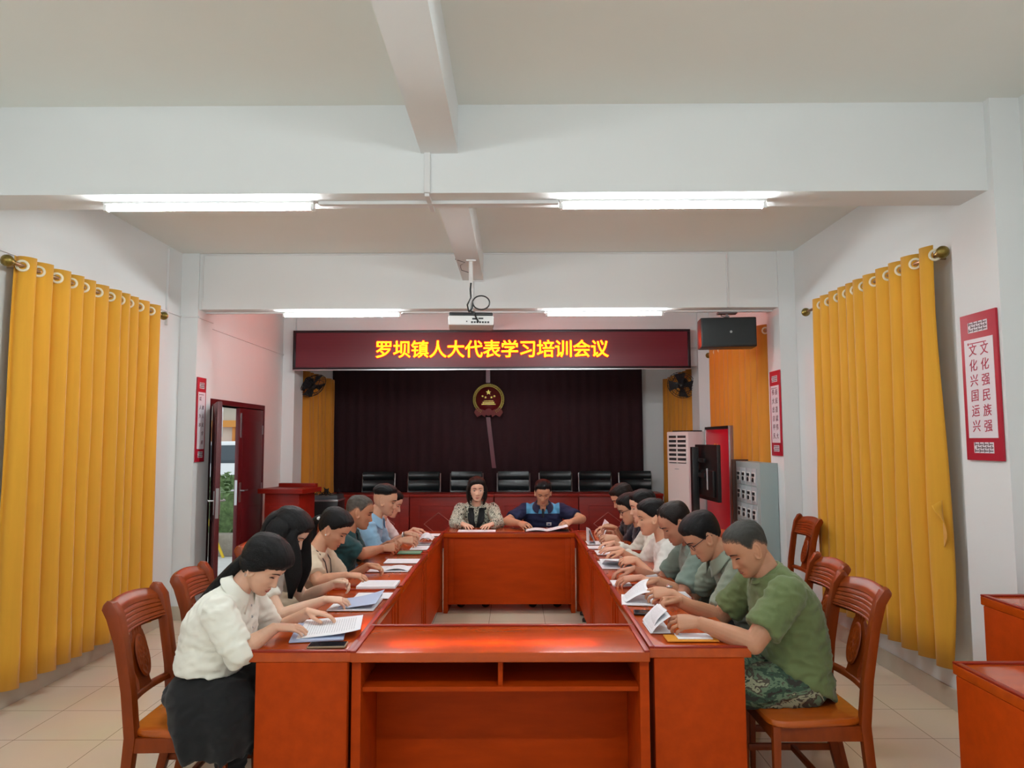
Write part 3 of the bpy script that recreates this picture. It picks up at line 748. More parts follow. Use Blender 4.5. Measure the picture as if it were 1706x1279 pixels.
# ================================================================ wooden dining chairs
def dining_chair(label, loc, rz):
    """faces local +x; seat 0.45 high, back top 0.99"""
    t = thing('dining_chair', label, 'chair', loc, rz, 'carved wooden dining chairs')
    # seat: trapezoid slab with a soft edge and a dished top
    rings = []
    for z, s in ((0.425, 0.955), (0.432, 0.99), (0.445, 1.0), (0.455, 0.985), (0.459, 0.95)):
        P = []
        for k in range(40):
            a = 2 * pi * k / 40; c, q = cos(a), sin(a); e = 2 / 6.0
            x = abs(c) ** e * (1 if c > 0 else -1) * 0.215 * s
            y = abs(q) ** e * (1 if q > 0 else -1) * (0.215 + 0.022 * x / 0.215) * s
            P.append(Vector((x, y, z)))
        rings.append(P)
    MB().loft(rings).build('seat', M_SEAT, t, smooth=40)
    for s in (-1, 1):
        y = s * 0.2
        MB().tube([(0.18, y, 0.43), (0.182, y, 0.25), (0.185, y * 1.02, 0.0)], [(0.024, 0.024), (0.021, 0.021), (0.016, 0.016)], 4, side=(1, 1, 0)).build('leg', M_CHAIR, t, bevel=0.004)
        # back post: rear leg and stile in one raked sweep
        P = [(-0.265, s * 0.175, 0.0), (-0.215, s * 0.183, 0.22), (-0.195, s * 0.187, 0.43), (-0.212, s * 0.192, 0.62), (-0.245, s * 0.197, 0.82), (-0.272, s * 0.2, 0.93), (-0.30, s * 0.2, 0.975), (-0.315, s * 0.2, 0.985)]
        R = [(0.026, 0.026), (0.03, 0.028), (0.034, 0.03), (0.034, 0.029), (0.034, 0.028), (0.04, 0.029), (0.037, 0.029), (0.016, 0.02)]
        MB().tube(P, R, 4, side=(1, 1, 0)).build('back_post', M_CHAIR, t, bevel=0.007)
    # crest rail: curved board with five grooves
    cr = MB()
    def crest(u, v):
        y = (u - 0.5) * 0.36; bow = -0.03 * (1 - (2 * u - 1) ** 2)
        z = 0.845 + 0.125 * v + 0.018 * v * (1 - (2 * u - 1) ** 2)
        g = -0.005 * (abs(sin(pi * 4.5 * min(1, max(0, (v - 0.05) / 0.62)))) < 0.35) * (0.04 < v < 0.7)
        x = -0.245 - 0.055 * v - 0.02 * smoothstep(0.75, 1, v) + bow + g
        return Vector((x + 0.012, y, z))
    cr.sheet(13, 40, crest, 0.026)
    cr.build('crest_rail', M_CHAIR, t, smooth=50)
    MB().tube([(-0.212 - 0.03 * (1 - (k / 4 - 1) ** 2) * 0.8, -0.175 + 0.35 * k / 8, 0.565) for k in range(9)], [(0.011, 0.02)] * 9, 4, side=(1, 0, 1)).build('lower_rail', M_CHAIR, t, bevel=0.004)
    # vase splat with an oval medallion
    def splat(u, v):
        z = 0.57 + 0.285 * v
        wd = 0.058 + 0.018 * exp(-((v - 0.5) / 0.22) ** 2) - 0.017 * exp(-((v - 0.88) / 0.12) ** 2) - 0.012 * exp(-((v - 0.13) / 0.1) ** 2)
        x = -0.232 - 0.05 * v - 0.006 * sin(pi * v) + (-0.005 if v > 0.86 and abs(sin(u * pi * 4)) < 0.5 else 0)
        return Vector((x, (u - 0.5) * 2 * wd, z))
    sp_ = MB().sheet(13, 40, splat, 0.016).build('splat', M_CHAIR, t, smooth=50)
    md = MB()
    def med(u, v):
        a = 2 * pi * u; r = v
        rim = 0.004 * exp(-((r - 0.93) / 0.07) ** 2); orn = 0.0028 * sin(7 * a) * sin(4 * pi * r) * (r < 0.85)
        return Vector((-0.2512 - 0.024 * r * sin(a) + 0.003 + rim + orn + (-0.006 if r > 0.99 else 0), 0.05 * r * cos(a), 0.71 + 0.092 * r * sin(a)))
    md.grid(40, 16, med, wrap=True); md.build('medallion', M_CHAIR, sp_, smooth=180)
    for s in (-1, 1):
        MB().box(-0.18, 0.17, s * 0.19 - 0.011, s * 0.19 + 0.011, 0.365, 0.426).build('side_apron', M_CHAIR, t, bevel=0.003)
        MB().box(-0.205, 0.175, s * 0.19 - 0.01, s * 0.19 + 0.01, 0.17, 0.2).build('side_stretcher', M_CHAIR, t, bevel=0.004)
    for x in (0.18, -0.19):
        MB().box(x - 0.011, x + 0.011, -0.18, 0.18, 0.365, 0.426).build('apron', M_CHAIR, t, bevel=0.003)
    MB().box(-0.04, -0.02, -0.185, 0.185, 0.172, 0.198).build('cross_stretcher', M_CHAIR, t, bevel=0.004)
    return t
chair0 = dining_chair('wooden chair with carved medallion behind the cream shirted woman, left foreground', (-1.385, 3.19, 0), radians(2))
PL = {}
def chair_at(x, y, rz, label): return copy_tree(chair0, (x, y, 0), rz, label)
left_second = chair_at(-1.43, 3.84, radians(6), 'wooden chair of the long haired woman, second from the camera on the left')
chair_at(-1.36, 4.50, 0, 'wooden chair of the woman with the lanyard')
chair_at(-1.34, 5.20, 0, 'wooden chair of the grey haired man in dark green')
chair_at(-1.34, 5.84, 0, 'wooden chair of the man in light blue')
chair_at(-1.34, 6.42, 0, 'wooden chair of the hidden person in white beyond the man in light blue')
chair_at(1.262, 3.26, pi, 'wooden chair with carved medallion behind the olive shirted man, right foreground')
chair_at(1.37, 3.84, pi - radians(4), 'wooden chair of the man in spectacles and grey polo, grooved crest rail showing')
chair_at(1.15, 4.44, pi, 'wooden chair of the balding man in grey green')
chair_at(1.14, 5.03, pi, 'wooden chair of the woman with a hair clip')
chair_at(1.14, 5.58, pi, 'wooden chair of the woman in a long sleeved white blouse')
chair_at(1.14, 6.10, pi, 'wooden chair of the man in navy and spectacles')
chair_at(1.14, 6.62, pi, 'wooden chair of the man in black at the far end of the right row')
chair_at(-0.43, 7.74, radians(-90), 'wooden chair of the woman in the tweed jacket')
chair_at(0.28, 7.74, radians(-90), 'wooden chair of the man in the navy and blue polo')
for o_ in [o for o in COL.objects if o.name.startswith('dining_chair') and abs(o.location.y - 7.74) < 1e-4]: o_.scale = (0.9, 1.0, 0.85)
chair_at(2.10, 5.86, pi, 'empty wooden chair standing by the right wall beside the mustard curtain')

chair0.scale.z = 0.97; left_second.scale.z = 0.96

# ================================================================ stage desks, office chairs and the side equipment
def stage_desk(label, x0):
    t = thing('stage_desk', label, 'desk', (x0 + 0.64, 11.05, 0), 0, 'dark red desks along the stage')
    w = 1.278
    MB().box(-w / 2, w / 2, -0.25, 0.25, 0.765, 0.806).build('desktop', M_DESK, t, bevel=0.006)
    MB().box(-w / 2 + 0.004, w / 2 - 0.004, -0.22, 0.22, 0.0, 0.765).build('body', M_DESK, t, bevel=0.003)
    fr = MB(); a, b, c, d = -0.5, 0.5, 0.1, 0.64
    for q in ((a, b, c, c + 0.014), (a, b, d - 0.014, d)): fr.box(q[0], q[1], -0.228, -0.22, q[2], q[3])
    for q in ((a, a + 0.014), (b - 0.014, b)): fr.box(q[0], q[1], -0.228, -0.22, c, d)
    fr.build('panel_moulding', M_DESK, t, bevel=0.003)
    dm = MB()
    for cx in (-0.2, 0.2):
        P = [(cx, 0.53), (cx + 0.22, 0.36), (cx, 0.19), (cx - 0.22, 0.36)]
        for i in range(4):
            p, q = P[i], P[(i + 1) % 4]
            dm.tube([(p[0], -0.222, p[1]), (q[0], -0.222, q[1])], 0.006, 4)
    dm.build('diamond_inlay', mat('inlay', (172, 92, 80), 0.4) if 'inlay' not in bpy.data.materials else bpy.data.materials['inlay'], t)
    return t
for k, lb in enumerate(('dark red stage desk at the left end, behind the light blue shirted man', 'dark red stage desk directly behind the woman in tweed',
                        'dark red stage desk directly behind the man in navy and blue', 'dark red stage desk at the right end, behind the right row')):
    stage_desk(lb, -2.887 + 1.282 * k)
def office_chair(label, loc, group):
    t = thing('office_chair', label, 'chair', loc, 0, group)
    for z0, z1 in ((0.62, 0.80), (0.81, 0.97), (0.98, 1.11)):
        MB().sheet(9, 7, lambda u, v: Vector(((u - 0.5) * 0.5, 0.03 * (1 - (2 * u - 1) ** 2) + 0.02 * sin(pi * v) * -1 + 0.08 * (lerp(z0, z1, v) - 0.6), lerp(z0, z1, v))), 0.05).build('back_pad', M_LEATHER, t, smooth=60)
    MB().box(-0.25, 0.25, -0.46, 0.0, 0.42, 0.5).build('seat', M_LEATHER, t, bevel=0.025, seg=3)
    f = MB()
    for s in (-1, 1):
        f.tube([(s * 0.265, 0.1, 1.08), (s * 0.265, 0.05, 0.66), (s * 0.265, -0.1, 0.62), (s * 0.265, -0.44, 0.62), (s * 0.265, -0.46, 0.0), (s * 0.265, 0.02, 0.0), (s * 0.265, 0.06, 0.6)], 0.011, 8)
    f.tube([(-0.265, 0.02, 0.012), (0.265, 0.02, 0.012)], 0.011, 8)
    f.build('frame', M_SILVER, t)
    return t
oc = office_chair('black leather chair behind the stage desk, leftmost of the row', (-2.25, 11.66, 0), 'black leather chairs behind the stage desks')
OL = ['black leather chair behind the stage desk, left of the tweed woman', 'black leather chair directly behind the tweed woman', 'black leather chair showing between the tweed woman and the navy man',
      'black leather chair directly behind the man in navy', 'black leather chair behind the stage desk, right of the navy man', 'black leather chair at the right end of the stage desks']
for x, lb in zip((-1.50, -0.80, -0.03, 0.66, 1.31, 1.97), OL):
    copy_tree(oc, (x, 11.66, 0), 0, lb)

lc = thing('lectern', 'dark red wooden lectern before the stage on the left', 'lectern', (-2.72, 8.62, 0), radians(-12))
MB().prism([(-0.29, 1.0), (0.29, 1.0), (0.29, 1.055), (-0.29, 1.055)], -0.24, 0.24).build('top', M_DESK, lc, bevel=0.006)
MB().prism([(-0.25, 1.05), (0.25, 1.05), (0.25, 1.1), (-0.25, 1.1)], 0.16, 0.22).build('rear_ledge', M_DESK, lc, bevel=0.005)
MB().box(-0.225, 0.225, -0.19, 0.19, 0.08, 1.0).build('body', M_DESK, lc, bevel=0.006)
MB().box(-0.26, 0.26, -0.22, 0.22, 0.0, 0.08).build('base', M_DESK, lc, bevel=0.006)
MB().box(-0.16, 0.16, -0.2, -0.188, 0.2, 0.85).build('front_panel', M_DESK, lc, bevel=0.006)
am = thing('amplifier_rack', 'black equipment box with cables on top beside the lectern', 'equipment box', (-2.60, 9.85, 0))
MB().box(-0.16, 0.2, -0.2, 0.2, 0.0, 0.8).build('case', M_BLACK, am, bevel=0.008)
MB().box(-0.165, 0.205, -0.205, 0.205, 0.8, 0.825).build('edge_trim', M_SILVER, am, bevel=0.003)
MB().box(-0.15, 0.19, -0.19, 0.19, 0.825, 0.88).build('mixer', mat('mixer_grey', (70, 74, 78), 0.4), am, bevel=0.006)
cb = MB(); rnd = random.Random(4)
for k in range(9):
    x = rnd.uniform(-0.12, 0.16); cb.tube([(x, 0, 0.88), (x + rnd.uniform(-.05, .05), -0.05, 0.93 + rnd.random() * 0.05), (x + rnd.uniform(-.1, .1), -0.12, 0.9), (x + rnd.uniform(-.1, .1), -0.18, 0.885)], 0.006, 5)
cb.build('cables', M_BLACK, am)

ac = thing('air_conditioner', 'white floor standing air conditioner at the right of the stage', 'air conditioner', (2.205, 9.15, 0), radians(-64))
MB().box(-0.21, 0.21, -0.15, 0.16, 0.0, 1.72).build('cabinet', M_WHITEP, ac, bevel=0.012)
MB().box(-0.165, 0.165, -0.154, -0.14, 1.32, 1.67).build('outlet', mat('ac_dark', (40, 42, 44), 0.5), ac)
lv = MB()
for k in range(6):
    lv.box(-0.175, 0.175, -0.168, -0.15, 1.33 + k * 0.057, 1.355 + k * 0.057)
lv.box(-0.01, 0.01, -0.164, -0.15, 1.32, 1.67)
lv.build('louvres', M_WHITEP, ac, bevel=0.003)
MB().box(-0.212, 0.212, -0.156, -0.14, 0.66, 0.72).build('black_band', M_BLACK, ac)
MB().box(-0.06, 0.02, -0.152, -0.149, 1.24, 1.252).build('badge', M_GREY, ac)
MB().box(-0.18, 0.18, -0.08, 0.1, 1.72, 1.735).build('top_grille', M_BLACK, ac)

rbd = thing('display_board', 'tall red display board with a gold emblem behind the television', 'display board', (2.42, 8.48, 0))
MB().box(-0.02, 0.03, -0.48, 0.48, 0.02, 1.74).build('panel', mat('banner_red', (190, 14, 42), 0.35), rbd, bevel=0.003)
MB().box(-0.025, 0.035, -0.48, 0.48, 1.74, 1.775).build('top_trim', M_BLACK, rbd, bevel=0.003)
fm = MB()
for y in (-0.505, 0.48): fm.box(-0.025, 0.035, y, y + 0.025, 0.0, 1.775)
fm.build('side_trim', M_SILVER, rbd, bevel=0.003)
gl = MB(); MX = Matrix(((0, 1, 0, -0.022), (-1, 0, 0, 0), (0, 0, 1, 1.48), (0, 0, 0, 1)))
gl.tube([MX @ Vector((0.09 * cos(a), 0, 0.09 * sin(a))) for a in [radians(-150 + 220 * k / 16) for k in range(17)]], [0.004 + 0.012 * sin(pi * k / 16) for k in range(17)], 6)
gl.tube([MX @ Vector((-0.09, 0, 0.05)), MX @ Vector((0.06, 0, -0.09))], 0.009, 6)
gl.tube([MX @ Vector((-0.1, 0, 0.02)), MX @ Vector((-0.04, 0, 0.08))], 0.018, 6)
gl.build('emblem', mat('banner_gold', (236, 170, 60), 0.4), rbd)

tvs = thing('television_stand', 'black television turned away on a wheeled floor stand', 'television', (2.005, 7.55, 0), 0)
MT = Matrix(((0.055, 1, 0, 0.03), (-1, 0.055, 0, 0), (0, 0, 1, 0), (0, 0, 0, 1)))   # panel runs along -y
MB().box(-0.36, 0.36, -0.02, 0.02, 0.985, 1.565, MT).build('screen_panel', M_BLACK, tvs, bevel=0.008)
MB().box(-0.3, 0.3, -0.05, -0.02, 1.03, 1.3, MT).build('rear_housing', M_BLACK, tvs, bevel=0.01)
MB().box(0.12, 0.15, -0.054, -0.048, 1.1, 1.32, MT).build('label_strip', M_GREY, tvs)
MB().box(-0.2, 0.1, -0.075, -0.05, 1.22, 1.27, MT).box(-0.2, 0.1, -0.075, -0.05, 1.38, 1.42, MT).build('mount_bracket', M_BLACK, tvs, bevel=0.003)
MB().box(-0.18, -0.1, -0.13, -0.06, 0.08, 1.54, MT).build('column', M_BLACK, tvs, bevel=0.006)
MB().box(-0.36, 0.3, -0.14, -0.08, 0.06, 0.1, MT).box(-0.36, -0.3, -0.3, 0.16, 0.06, 0.1, MT).box(0.24, 0.3, -0.3, 0.16, 0.06, 0.1, MT).build('base', M_BLACK, tvs, bevel=0.006)
for x in (-0.33, 0.27):
    for y in (-0.27, 0.13):
        MB().lathe([(0, -0.012), (0.03, -0.012), (0.03, 0.012), (0, 0.012)], MT @ Vector((x, y, 0.03)), 14, RX).build('caster', M_BLACK, tvs)

lk = thing('phone_locker', 'grey steel locker of small numbered doors behind the right row', 'locker', (2.385, 7.085, 0))
MB().box(-0.083, 0.086, -0.36, 0.36, 0.0, 1.395).build('cabinet', M_LOCKSIDE, lk, bevel=0.004)
for r_ in range(7):
    zc = 1.255 - r_ * 0.178
    for c_ in range(4):
        y = 0.25 - c_ * 0.15
        d_ = MB().box(-0.088, -0.082, y - 0.07, y + 0.07, zc - 0.083, zc + 0.083).build('door', M_GREY, lk, bevel=0.002)
        MB().box(-0.092, -0.087, y - 0.045, y + 0.045, zc - 0.05, zc + 0.045).build('lock_plate', M_WHITEP, d_, bevel=0.001)
        q = MB().box(-0.101, -0.091, y - 0.028, y + 0.028, zc + 0.008, zc + 0.034)
        q.lathe([(0, 0), (0.02, 0), (0.02, 0.01), (0, 0.01)], (-0.091, y + 0.008, zc - 0.026), 12, Rm(radians(-90), 'Y'))
        q.build('lock', M_BLACK, d_)
tag(MB().box(2.28, 2.45, 7.50, 7.53, 0, 1.41).build('brown_board', mat('dark_brown_wood', (84, 52, 38), 0.5), bevel=0.004), 'dark brown board standing between the grey locker and the red display board', 'board')
# ================================================================ people
def remesh(mb, voxel, it, name, material, wrinkle=None, smooth=180):
    me = mb.mesh(name, material, smooth=0)
    o = bpy.data.objects.new(name, me); COL.objects.link(o)
    r = o.modifiers.new('r', 'REMESH'); r.mode = 'VOXEL'; r.voxel_size = voxel; r.adaptivity = 0
    if it:
        s = o.modifiers.new('s', 'SMOOTH'); s.factor = 0.5; s.iterations = it
    bpy.context.view_layer.update()
    me2 = bpy.data.meshes.new_from_object(o.evaluated_get(bpy.context.evaluated_depsgraph_get()))
    bpy.data.objects.remove(o); bpy.data.meshes.remove(me)
    if wrinkle:
        nn = [v.normal.copy() for v in me2.vertices]
        for v, q in zip(me2.vertices, nn): v.co += q * wrinkle(v.co, q)
    me2.materials.clear(); me2.materials.append(material); me2.shade_smooth()
    me2.name = name
    return me2

def obj(name, me, parent, label=None):
    o = bpy.data.objects.new(name, me); COL.objects.link(o); o.parent = parent
    if label: o['label'] = label
    return o

def crom(xs, ys, x):
    if x <= xs[0]: return ys[0]
    if x >= xs[-1]: return ys[-1]
    i = 0
    while xs[i + 1] < x: i += 1
    h = xs[i + 1] - xs[i]; t = (x - xs[i]) / h
    def tan(k):
        if k == 0 or k == len(xs) - 1:
            return 0.0 if k else (ys[1] - ys[0]) / (xs[1] - xs[0])
        return (ys[k + 1] - ys[k - 1]) / (xs[k + 1] - xs[k - 1])
    m0, m1 = tan(i) * h, tan(i + 1) * h
    return (2 * t**3 - 3 * t**2 + 1) * ys[i] + (t**3 - 2 * t**2 + t) * m0 + (-2 * t**3 + 3 * t**2) * ys[i + 1] + (t**3 - t**2) * m1

HZ = [-.120, -.114, -.105, -.095, -.08, -.065, -.05, -.03, 0, .02, .04, .06, .08, .095, .107, .1145]
HF = [.060, .074, .081, .084, .085, .086, .087, .088, .086, .091, .093, .089, .076, .057, .032, .004]
HB = [.036, .022, .006, -.012, -.034, -.054, -.070, -.085, -.096, -.100, -.101, -.098, -.088, -.070, -.044, -.016]
HW = [.014, .027, .038, .046, .055, .061, .066, .071, .0745, .076, .0765, .0745, .067, .054, .034, .010]
def G(x, s): return exp(-(x / s) ** 2)

class Head:
    def __init__(s, male=True, wide=1.0, nose=1.0, jaw=1.0):
        s.male, s.wide, s.nose, s.jaw = male, wide, nose, jaw
    def prof(s, z):
        xf, xb, w = crom(HZ, HF, z), crom(HZ, HB, z), crom(HZ, HW, z)
        j = smoothstep(-0.02, -0.09, z)
        w *= s.wide * lerp(1, s.jaw * (1.0 if s.male else 0.92), j)
        return xf, xb, w
    def dx(s, y, z):
        d = 0; k = s.nose
        ay = abs(y)
        t = max(0, min(1, (0.010 - z) / 0.052))
        if z > -0.056:
            fall = smoothstep(-0.055, -0.043, z)
            ridge = (0.003 + 0.0205 * t ** 1.25) * smoothstep(0.028, 0.006, z)
            d += k * ridge * fall * G(y, 0.0085 + 0.0055 * t)
        d += k * 0.0085 * G(ay - 0.0135, 0.0065) * G(z + 0.0445, 0.0085)
        d += 0.0065 * G(z + 0.0685, 0.0052) * G(y, 0.021) + 0.0065 * G(z + 0.0815, 0.0062) * G(y, 0.018)
        d -= 0.004 * G(z + 0.0745, 0.0024) * G(y, 0.022)
        d -= 0.003 * G(z + 0.0925, 0.005) * G(y, 0.02)
        d += 0.0075 * G(z + 0.106, 0.011) * G(y, 0.021)
        d -= 0.0115 * G(ay - 0.032, 0.0165) * G(z - 0.001, 0.0125)
        d += 0.0075 * G(ay - 0.032, 0.0115) * G(z + 0.003, 0.0085)
        d += (0.0045 if s.male else 0.002) * G(z - 0.021, 0.0085) * G(ay - 0.026, 0.026)
        d += 0.005 * G(ay - 0.048, 0.018) * G(z + 0.026, 0.018)
        d -= 0.003 * G(ay - 0.038, 0.014) * G(z + 0.062, 0.018)
        return d
    def pt(s, a, z):
        xf, xb, w = s.prof(z); xm = xb + (xf - xb) * 0.46
        c, q = cos(a), sin(a); p = 2 / 2.25
        x = xm + (xf - xm if c > 0 else xm - xb) * math.copysign(abs(c) ** p, c); y = w * math.copysign(abs(q) ** p, q)
        if c > 0: x += s.dx(y, z) * min(1, c * 2.2)
        return Vector((x, y, z))
    def front(s, y, z, off=0.0):
        xf, xb, w = s.prof(z); xm = xb + (xf - xb) * 0.46
        q = min(0.995, abs(y) / w) ** (2.25 / 2); c = sqrt(1 - q * q)
        return Vector((xm + (xf - xm) * c ** (2 / 2.25) + s.dx(y, z) * min(1, c * 2.2) + off, y, z))
    def side_w(s, z): return s.prof(z)[2]
    def mesh(s, mb, M, n=84, m=84):
        rings = []
        for j in range(m):
            z = -0.120 + 0.2345 * j / (m - 1)
            rings.append([M @ s.pt(2 * pi * k / n, z) for k in range(n)])
        mb.loft(rings)
        for sg in (-1, 1):   # ears
            w = s.side_w(0.0) + 0.003
            E = M @ Tm(-0.006, sg * (w - 0.003), -0.008) @ Rm(radians(-12), 'Y') @ Rm(sg * radians(-22), 'Z')
            mb.tube([E @ Vector((0.016 * cos(t) - 0.002 * sin(t), sg * (0.006 + 0.004 * cos(t + 2.4)), 0.030 * sin(t) - 0.004 * (sin(t) < -0.6))) for t in [2 * pi * k / 20 for k in range(20)]],
                    [0.0042 if sin(2 * pi * k / 20) > -0.7 else 0.0062 for k in range(20)], 8, closed=True)
            mb.ball(E @ Vector((0, sg * 0.002, 0)), (0.014, 0.006, 0.026), 12, 8, E.to_3x3().to_4x4())
            mb.ball(E @ Vector((0.01, sg * 0.004, -0.002)), (0.005, 0.005, 0.008), 8, 6, E.to_3x3().to_4x4())

def strip(head, M, y0, y1, zf, tf, off, n=9):
    """a thin patch that lies on the face from y0 to y1"""
    mb = MB(); P = []
    for k in range(n):
        u = k / (n - 1); y = lerp(y0, y1, u); z = zf(u); t = tf(u)
        P.append([head.front(y, z + t * q, off) for q in (1, 0, -1)])
    o = 0
    mb.sheet(3, n, lambda a, b: M @ P[int(round(b * (n - 1)))][int(round(a * 2))], 0.0015)
    return mb

HAIR_A = [0, 35, 60, 78, 92, 112, 145, 180]
STYLES = {   # hairline height by angle, thickness on top, thickness at the sides
    'short':   ([.070, .068, .048, -.002, .022, -.012, -.045, -.055], .020, .008),
    'crop':    ([.070, .068, .050, .004, .024, -.008, -.042, -.052], .008, .004),
    'fade':    ([.072, .070, .058, .046, .044, .036, .03, .03], .024, .010),
    'full':    ([.062, .060, .044, -.006, .018, -.016, -.050, -.062], .026, .013),
    'reced':   ([.090, .076, .056, -.004, .020, -.014, -.048, -.058], .020, .011),
    'tied':    ([.064, .058, .034, .000, .004, -.035, -.066, -.075], .018, .012),
    'bangs':   ([.040, .036, .018, -.012, -.004, -.05, -.085, -.095], .024, .018),
    'cover':   ([.052, .044, -.015, -.085, -.100, -.105, -.105, -.105], .024, .022),
    'bob':     ([.060, .050, .010, -.095, -.105, -.108, -.108, -.108], .022, .018),
}
def hair_cap(mb, head, M, style, seed=0):
    zs, T, TS = STYLES[style]; n, m = 96, 72; V = {}; idx = {}
    vs, fs = [], []
    for j in range(m):
        z = -0.112 + 0.2263 * j / (m - 1)
        for k in range(n):
            a = 2 * pi * k / n; ad = math.degrees(a if a <= pi else 2 * pi - a)
            zh = crom(HAIR_A, zs, ad) + 0.005 * noise.noise(Vector((a * 5, seed, 0))) + 0.004 * noise.noise(Vector((a * 22, seed, z * 60)))
            p = head.pt(a, z); d = z - zh
            th = lerp(TS, T, smoothstep(-0.01, 0.09, z))
            if cos(a) > 0: p.x -= head.dx(p.y, z) * min(1, cos(a) * 2.2) * smoothstep(0.0, 0.02, d)
            off = th * smoothstep(0.0, 0.028, d) - 0.005 * (1 - smoothstep(-0.002, 0.008, d))
            nr = Vector((p.x + 0.01, p.y, max(0, z - 0.0) * 0.9)).normalized()
            off += 0.003 * noise.noise(Vector((p.x * 30 + seed, p.y * 130, p.z * 30))) * smoothstep(0.0, 0.02, d)
            vs.append(M @ (p + nr * off)); V[j, k] = d
    top = len(vs); vs.append(M @ Vector((-0.012, 0, 0.1145 + T)))
    for j in range(m - 1):
        for k in range(n):
            q = [(j, k), (j, (k + 1) % n), (j + 1, (k + 1) % n), (j + 1, k)]
            if min(V[x] for x in q) > -0.010: fs.append(tuple(x[0] * n + x[1] for x in q))
    for k in range(n): fs.append(((m - 1) * n + k, (m - 1) * n + (k + 1) % n, top))
    used = sorted({i for f in fs for i in f}); mp = {i: q for q, i in enumerate(used)}
    mb.add([vs[i] for i in used], [tuple(mp[i] for i in f) for f in fs])
    return [V[i // n, i % n] if i < top else 0.1 for i in used]

HAIRM = {}
def thin_hair(base, skin_c, width):
    """hair colour that thins out to the scalp along the hairline"""
    key = (base.name, tuple(skin_c), width)
    if key in HAIRM: return HAIRM[key]
    m = base.copy(); m.name = base.name + '_thinning'; nt = m.node_tree; p = nt.nodes['Principled BSDF']
    src = p.inputs['Base Color'].links[0].from_socket
    at = nt.nodes.new('ShaderNodeAttribute'); at.attribute_name = 'hairline'
    tc = nt.nodes.new('ShaderNodeTexCoord'); nz = nt.nodes.new('ShaderNodeTexNoise'); nz.inputs['Scale'].default_value = 260; nz.inputs['Detail'].default_value = 2
    nt.links.new(tc.outputs['Object'], nz.inputs['Vector'])
    ad = nt.nodes.new('ShaderNodeMath'); ad.operation = 'MULTIPLY_ADD'; ad.inputs[1].default_value = width * 1.2
    nt.links.new(nz.outputs['Fac'], ad.inputs[0]); nt.links.new(at.outputs['Fac'], ad.inputs[2])
    mr = nt.nodes.new('ShaderNodeMapRange'); mr.interpolation_type = 'SMOOTHSTEP'
    mr.inputs['From Min'].default_value = width * 0.35; mr.inputs['From Max'].default_value = width * 1.5
    nt.links.new(ad.outputs[0], mr.inputs['Value'])
    mx = nt.nodes.new('ShaderNodeMix'); mx.data_type = 'RGBA'; nt.links.new(mr.outputs[0], mx.inputs['Factor'])
    mx.inputs[6].default_value = lin(skin_c); nt.links.new(src, mx.inputs[7]); nt.links.new(mx.outputs[2], p.inputs['Base Color'])
    HAIRM[key] = m; return m

def ik(Sh, W, l1, l2, pole):
    d = W - Sh; L = d.length
    if L > (l1 + l2) * 0.985:
        k = L / ((l1 + l2) * 0.985); l1 *= k; l2 *= k
    a = (l1 * l1 - l2 * l2 + L * L) / (2 * L); h = sqrt(max(0, l1 * l1 - a * a))
    dn = d.normalized(); pl = pole - dn * pole.dot(dn); pl.normalize()
    return Sh + dn * a + pl * h

def hand(mb, W, d, n, side, pose, sc=1.0):
    """W wrist, d pointing direction, n palm normal, side +1 left hand / -1 right hand"""
    d = d.normalized(); n = (n - d * n.dot(d)).normalized()
    th = d.cross(n) if side < 0 else n.cross(d)       # towards the thumb
    def P(x, t, q): return W + (d * x + th * t + n * q) * sc
    rings = []
    for x, hw, ht, tt, q in ((-0.012, .027, .021, 0, 0), (0.008, .029, .020, .001, 0), (0.03, .036, .0185, .003, .001), (0.058, .0405, .016, .002, .002), (0.08, .0405, .0135, 0, .001), (0.093, .036, .010, 0, 0)):
        rings.append([P(x, tt + hw * cos(2 * pi * k / 16), q + ht * sin(2 * pi * k / 16)) for k in range(16)])
    mb.loft(rings)
    curl, spread = pose.get('curl', (12, 22, 14)), pose.get('spread', 1.0)
    for i, (t0, x0, ln, sp, r) in enumerate(((.0305, .084, .070, 7, .0086), (.0105, .089, .079, 1.5, .0089), (-.0105, .086, .073, -4.5, .0085), (-.0300, .077, .058, -11, .0076))):
        k = 1 + 0.12 * (i - 1) * pose.get('fan', 1.0)
        if pose.get('point') and i == 0: cc = (4, 8, 6)
        else: cc = curl
        p = P(x0 - 0.014, t0, 0.0); pts = [p]; ang = 0
        sa = radians(sp * spread)
        f0 = d * cos(sa) + th * sin(sa)
        for q, c in zip((0.48, 0.30, 0.22), cc):
            ang += radians(c * k)
            p = p + (f0 * cos(ang) + n * sin(ang)) * (ln * q + (0.014 if q > 0.4 else 0)) * sc
            pts.append(p)
        mid = []
        for a, b in zip(pts, pts[1:]): mid += [a, a.lerp(b, 0.5)]
        mid.append(pts[-1]); mid.append(pts[-1] + (pts[-1] - pts[-2]).normalized() * 0.004 * sc)
        rr = [r * 1.08, r * 1.02, r * 1.03, r * .96, r * .98, r * .92, r * .84, r * .45]
        mb.tube(mid, [x * sc for x in rr], 10)
    ta = pose.get('thumb', 0.55)
    p0 = P(0.014, .020, .006); tdir = (d * 0.75 + th * 0.75 * ta + n * 0.35).normalized()
    p1 = p0 + tdir * 0.044 * sc; t2 = (d * 0.92 + th * 0.28 * ta + n * 0.28).normalized(); p2 = p1 + t2 * 0.032 * sc
    p3 = p2 + (d * 0.95 + n * 0.3).normalized() * 0.024 * sc
    mb.tube([p0, p0.lerp(p1, .5), p1, p1.lerp(p2, .5), p2, p3, p3 + (p3 - p2).normalized() * 0.004], [x * sc for x in (.014, .0135, .011, .0102, .0102, .0085, .004)], 10)

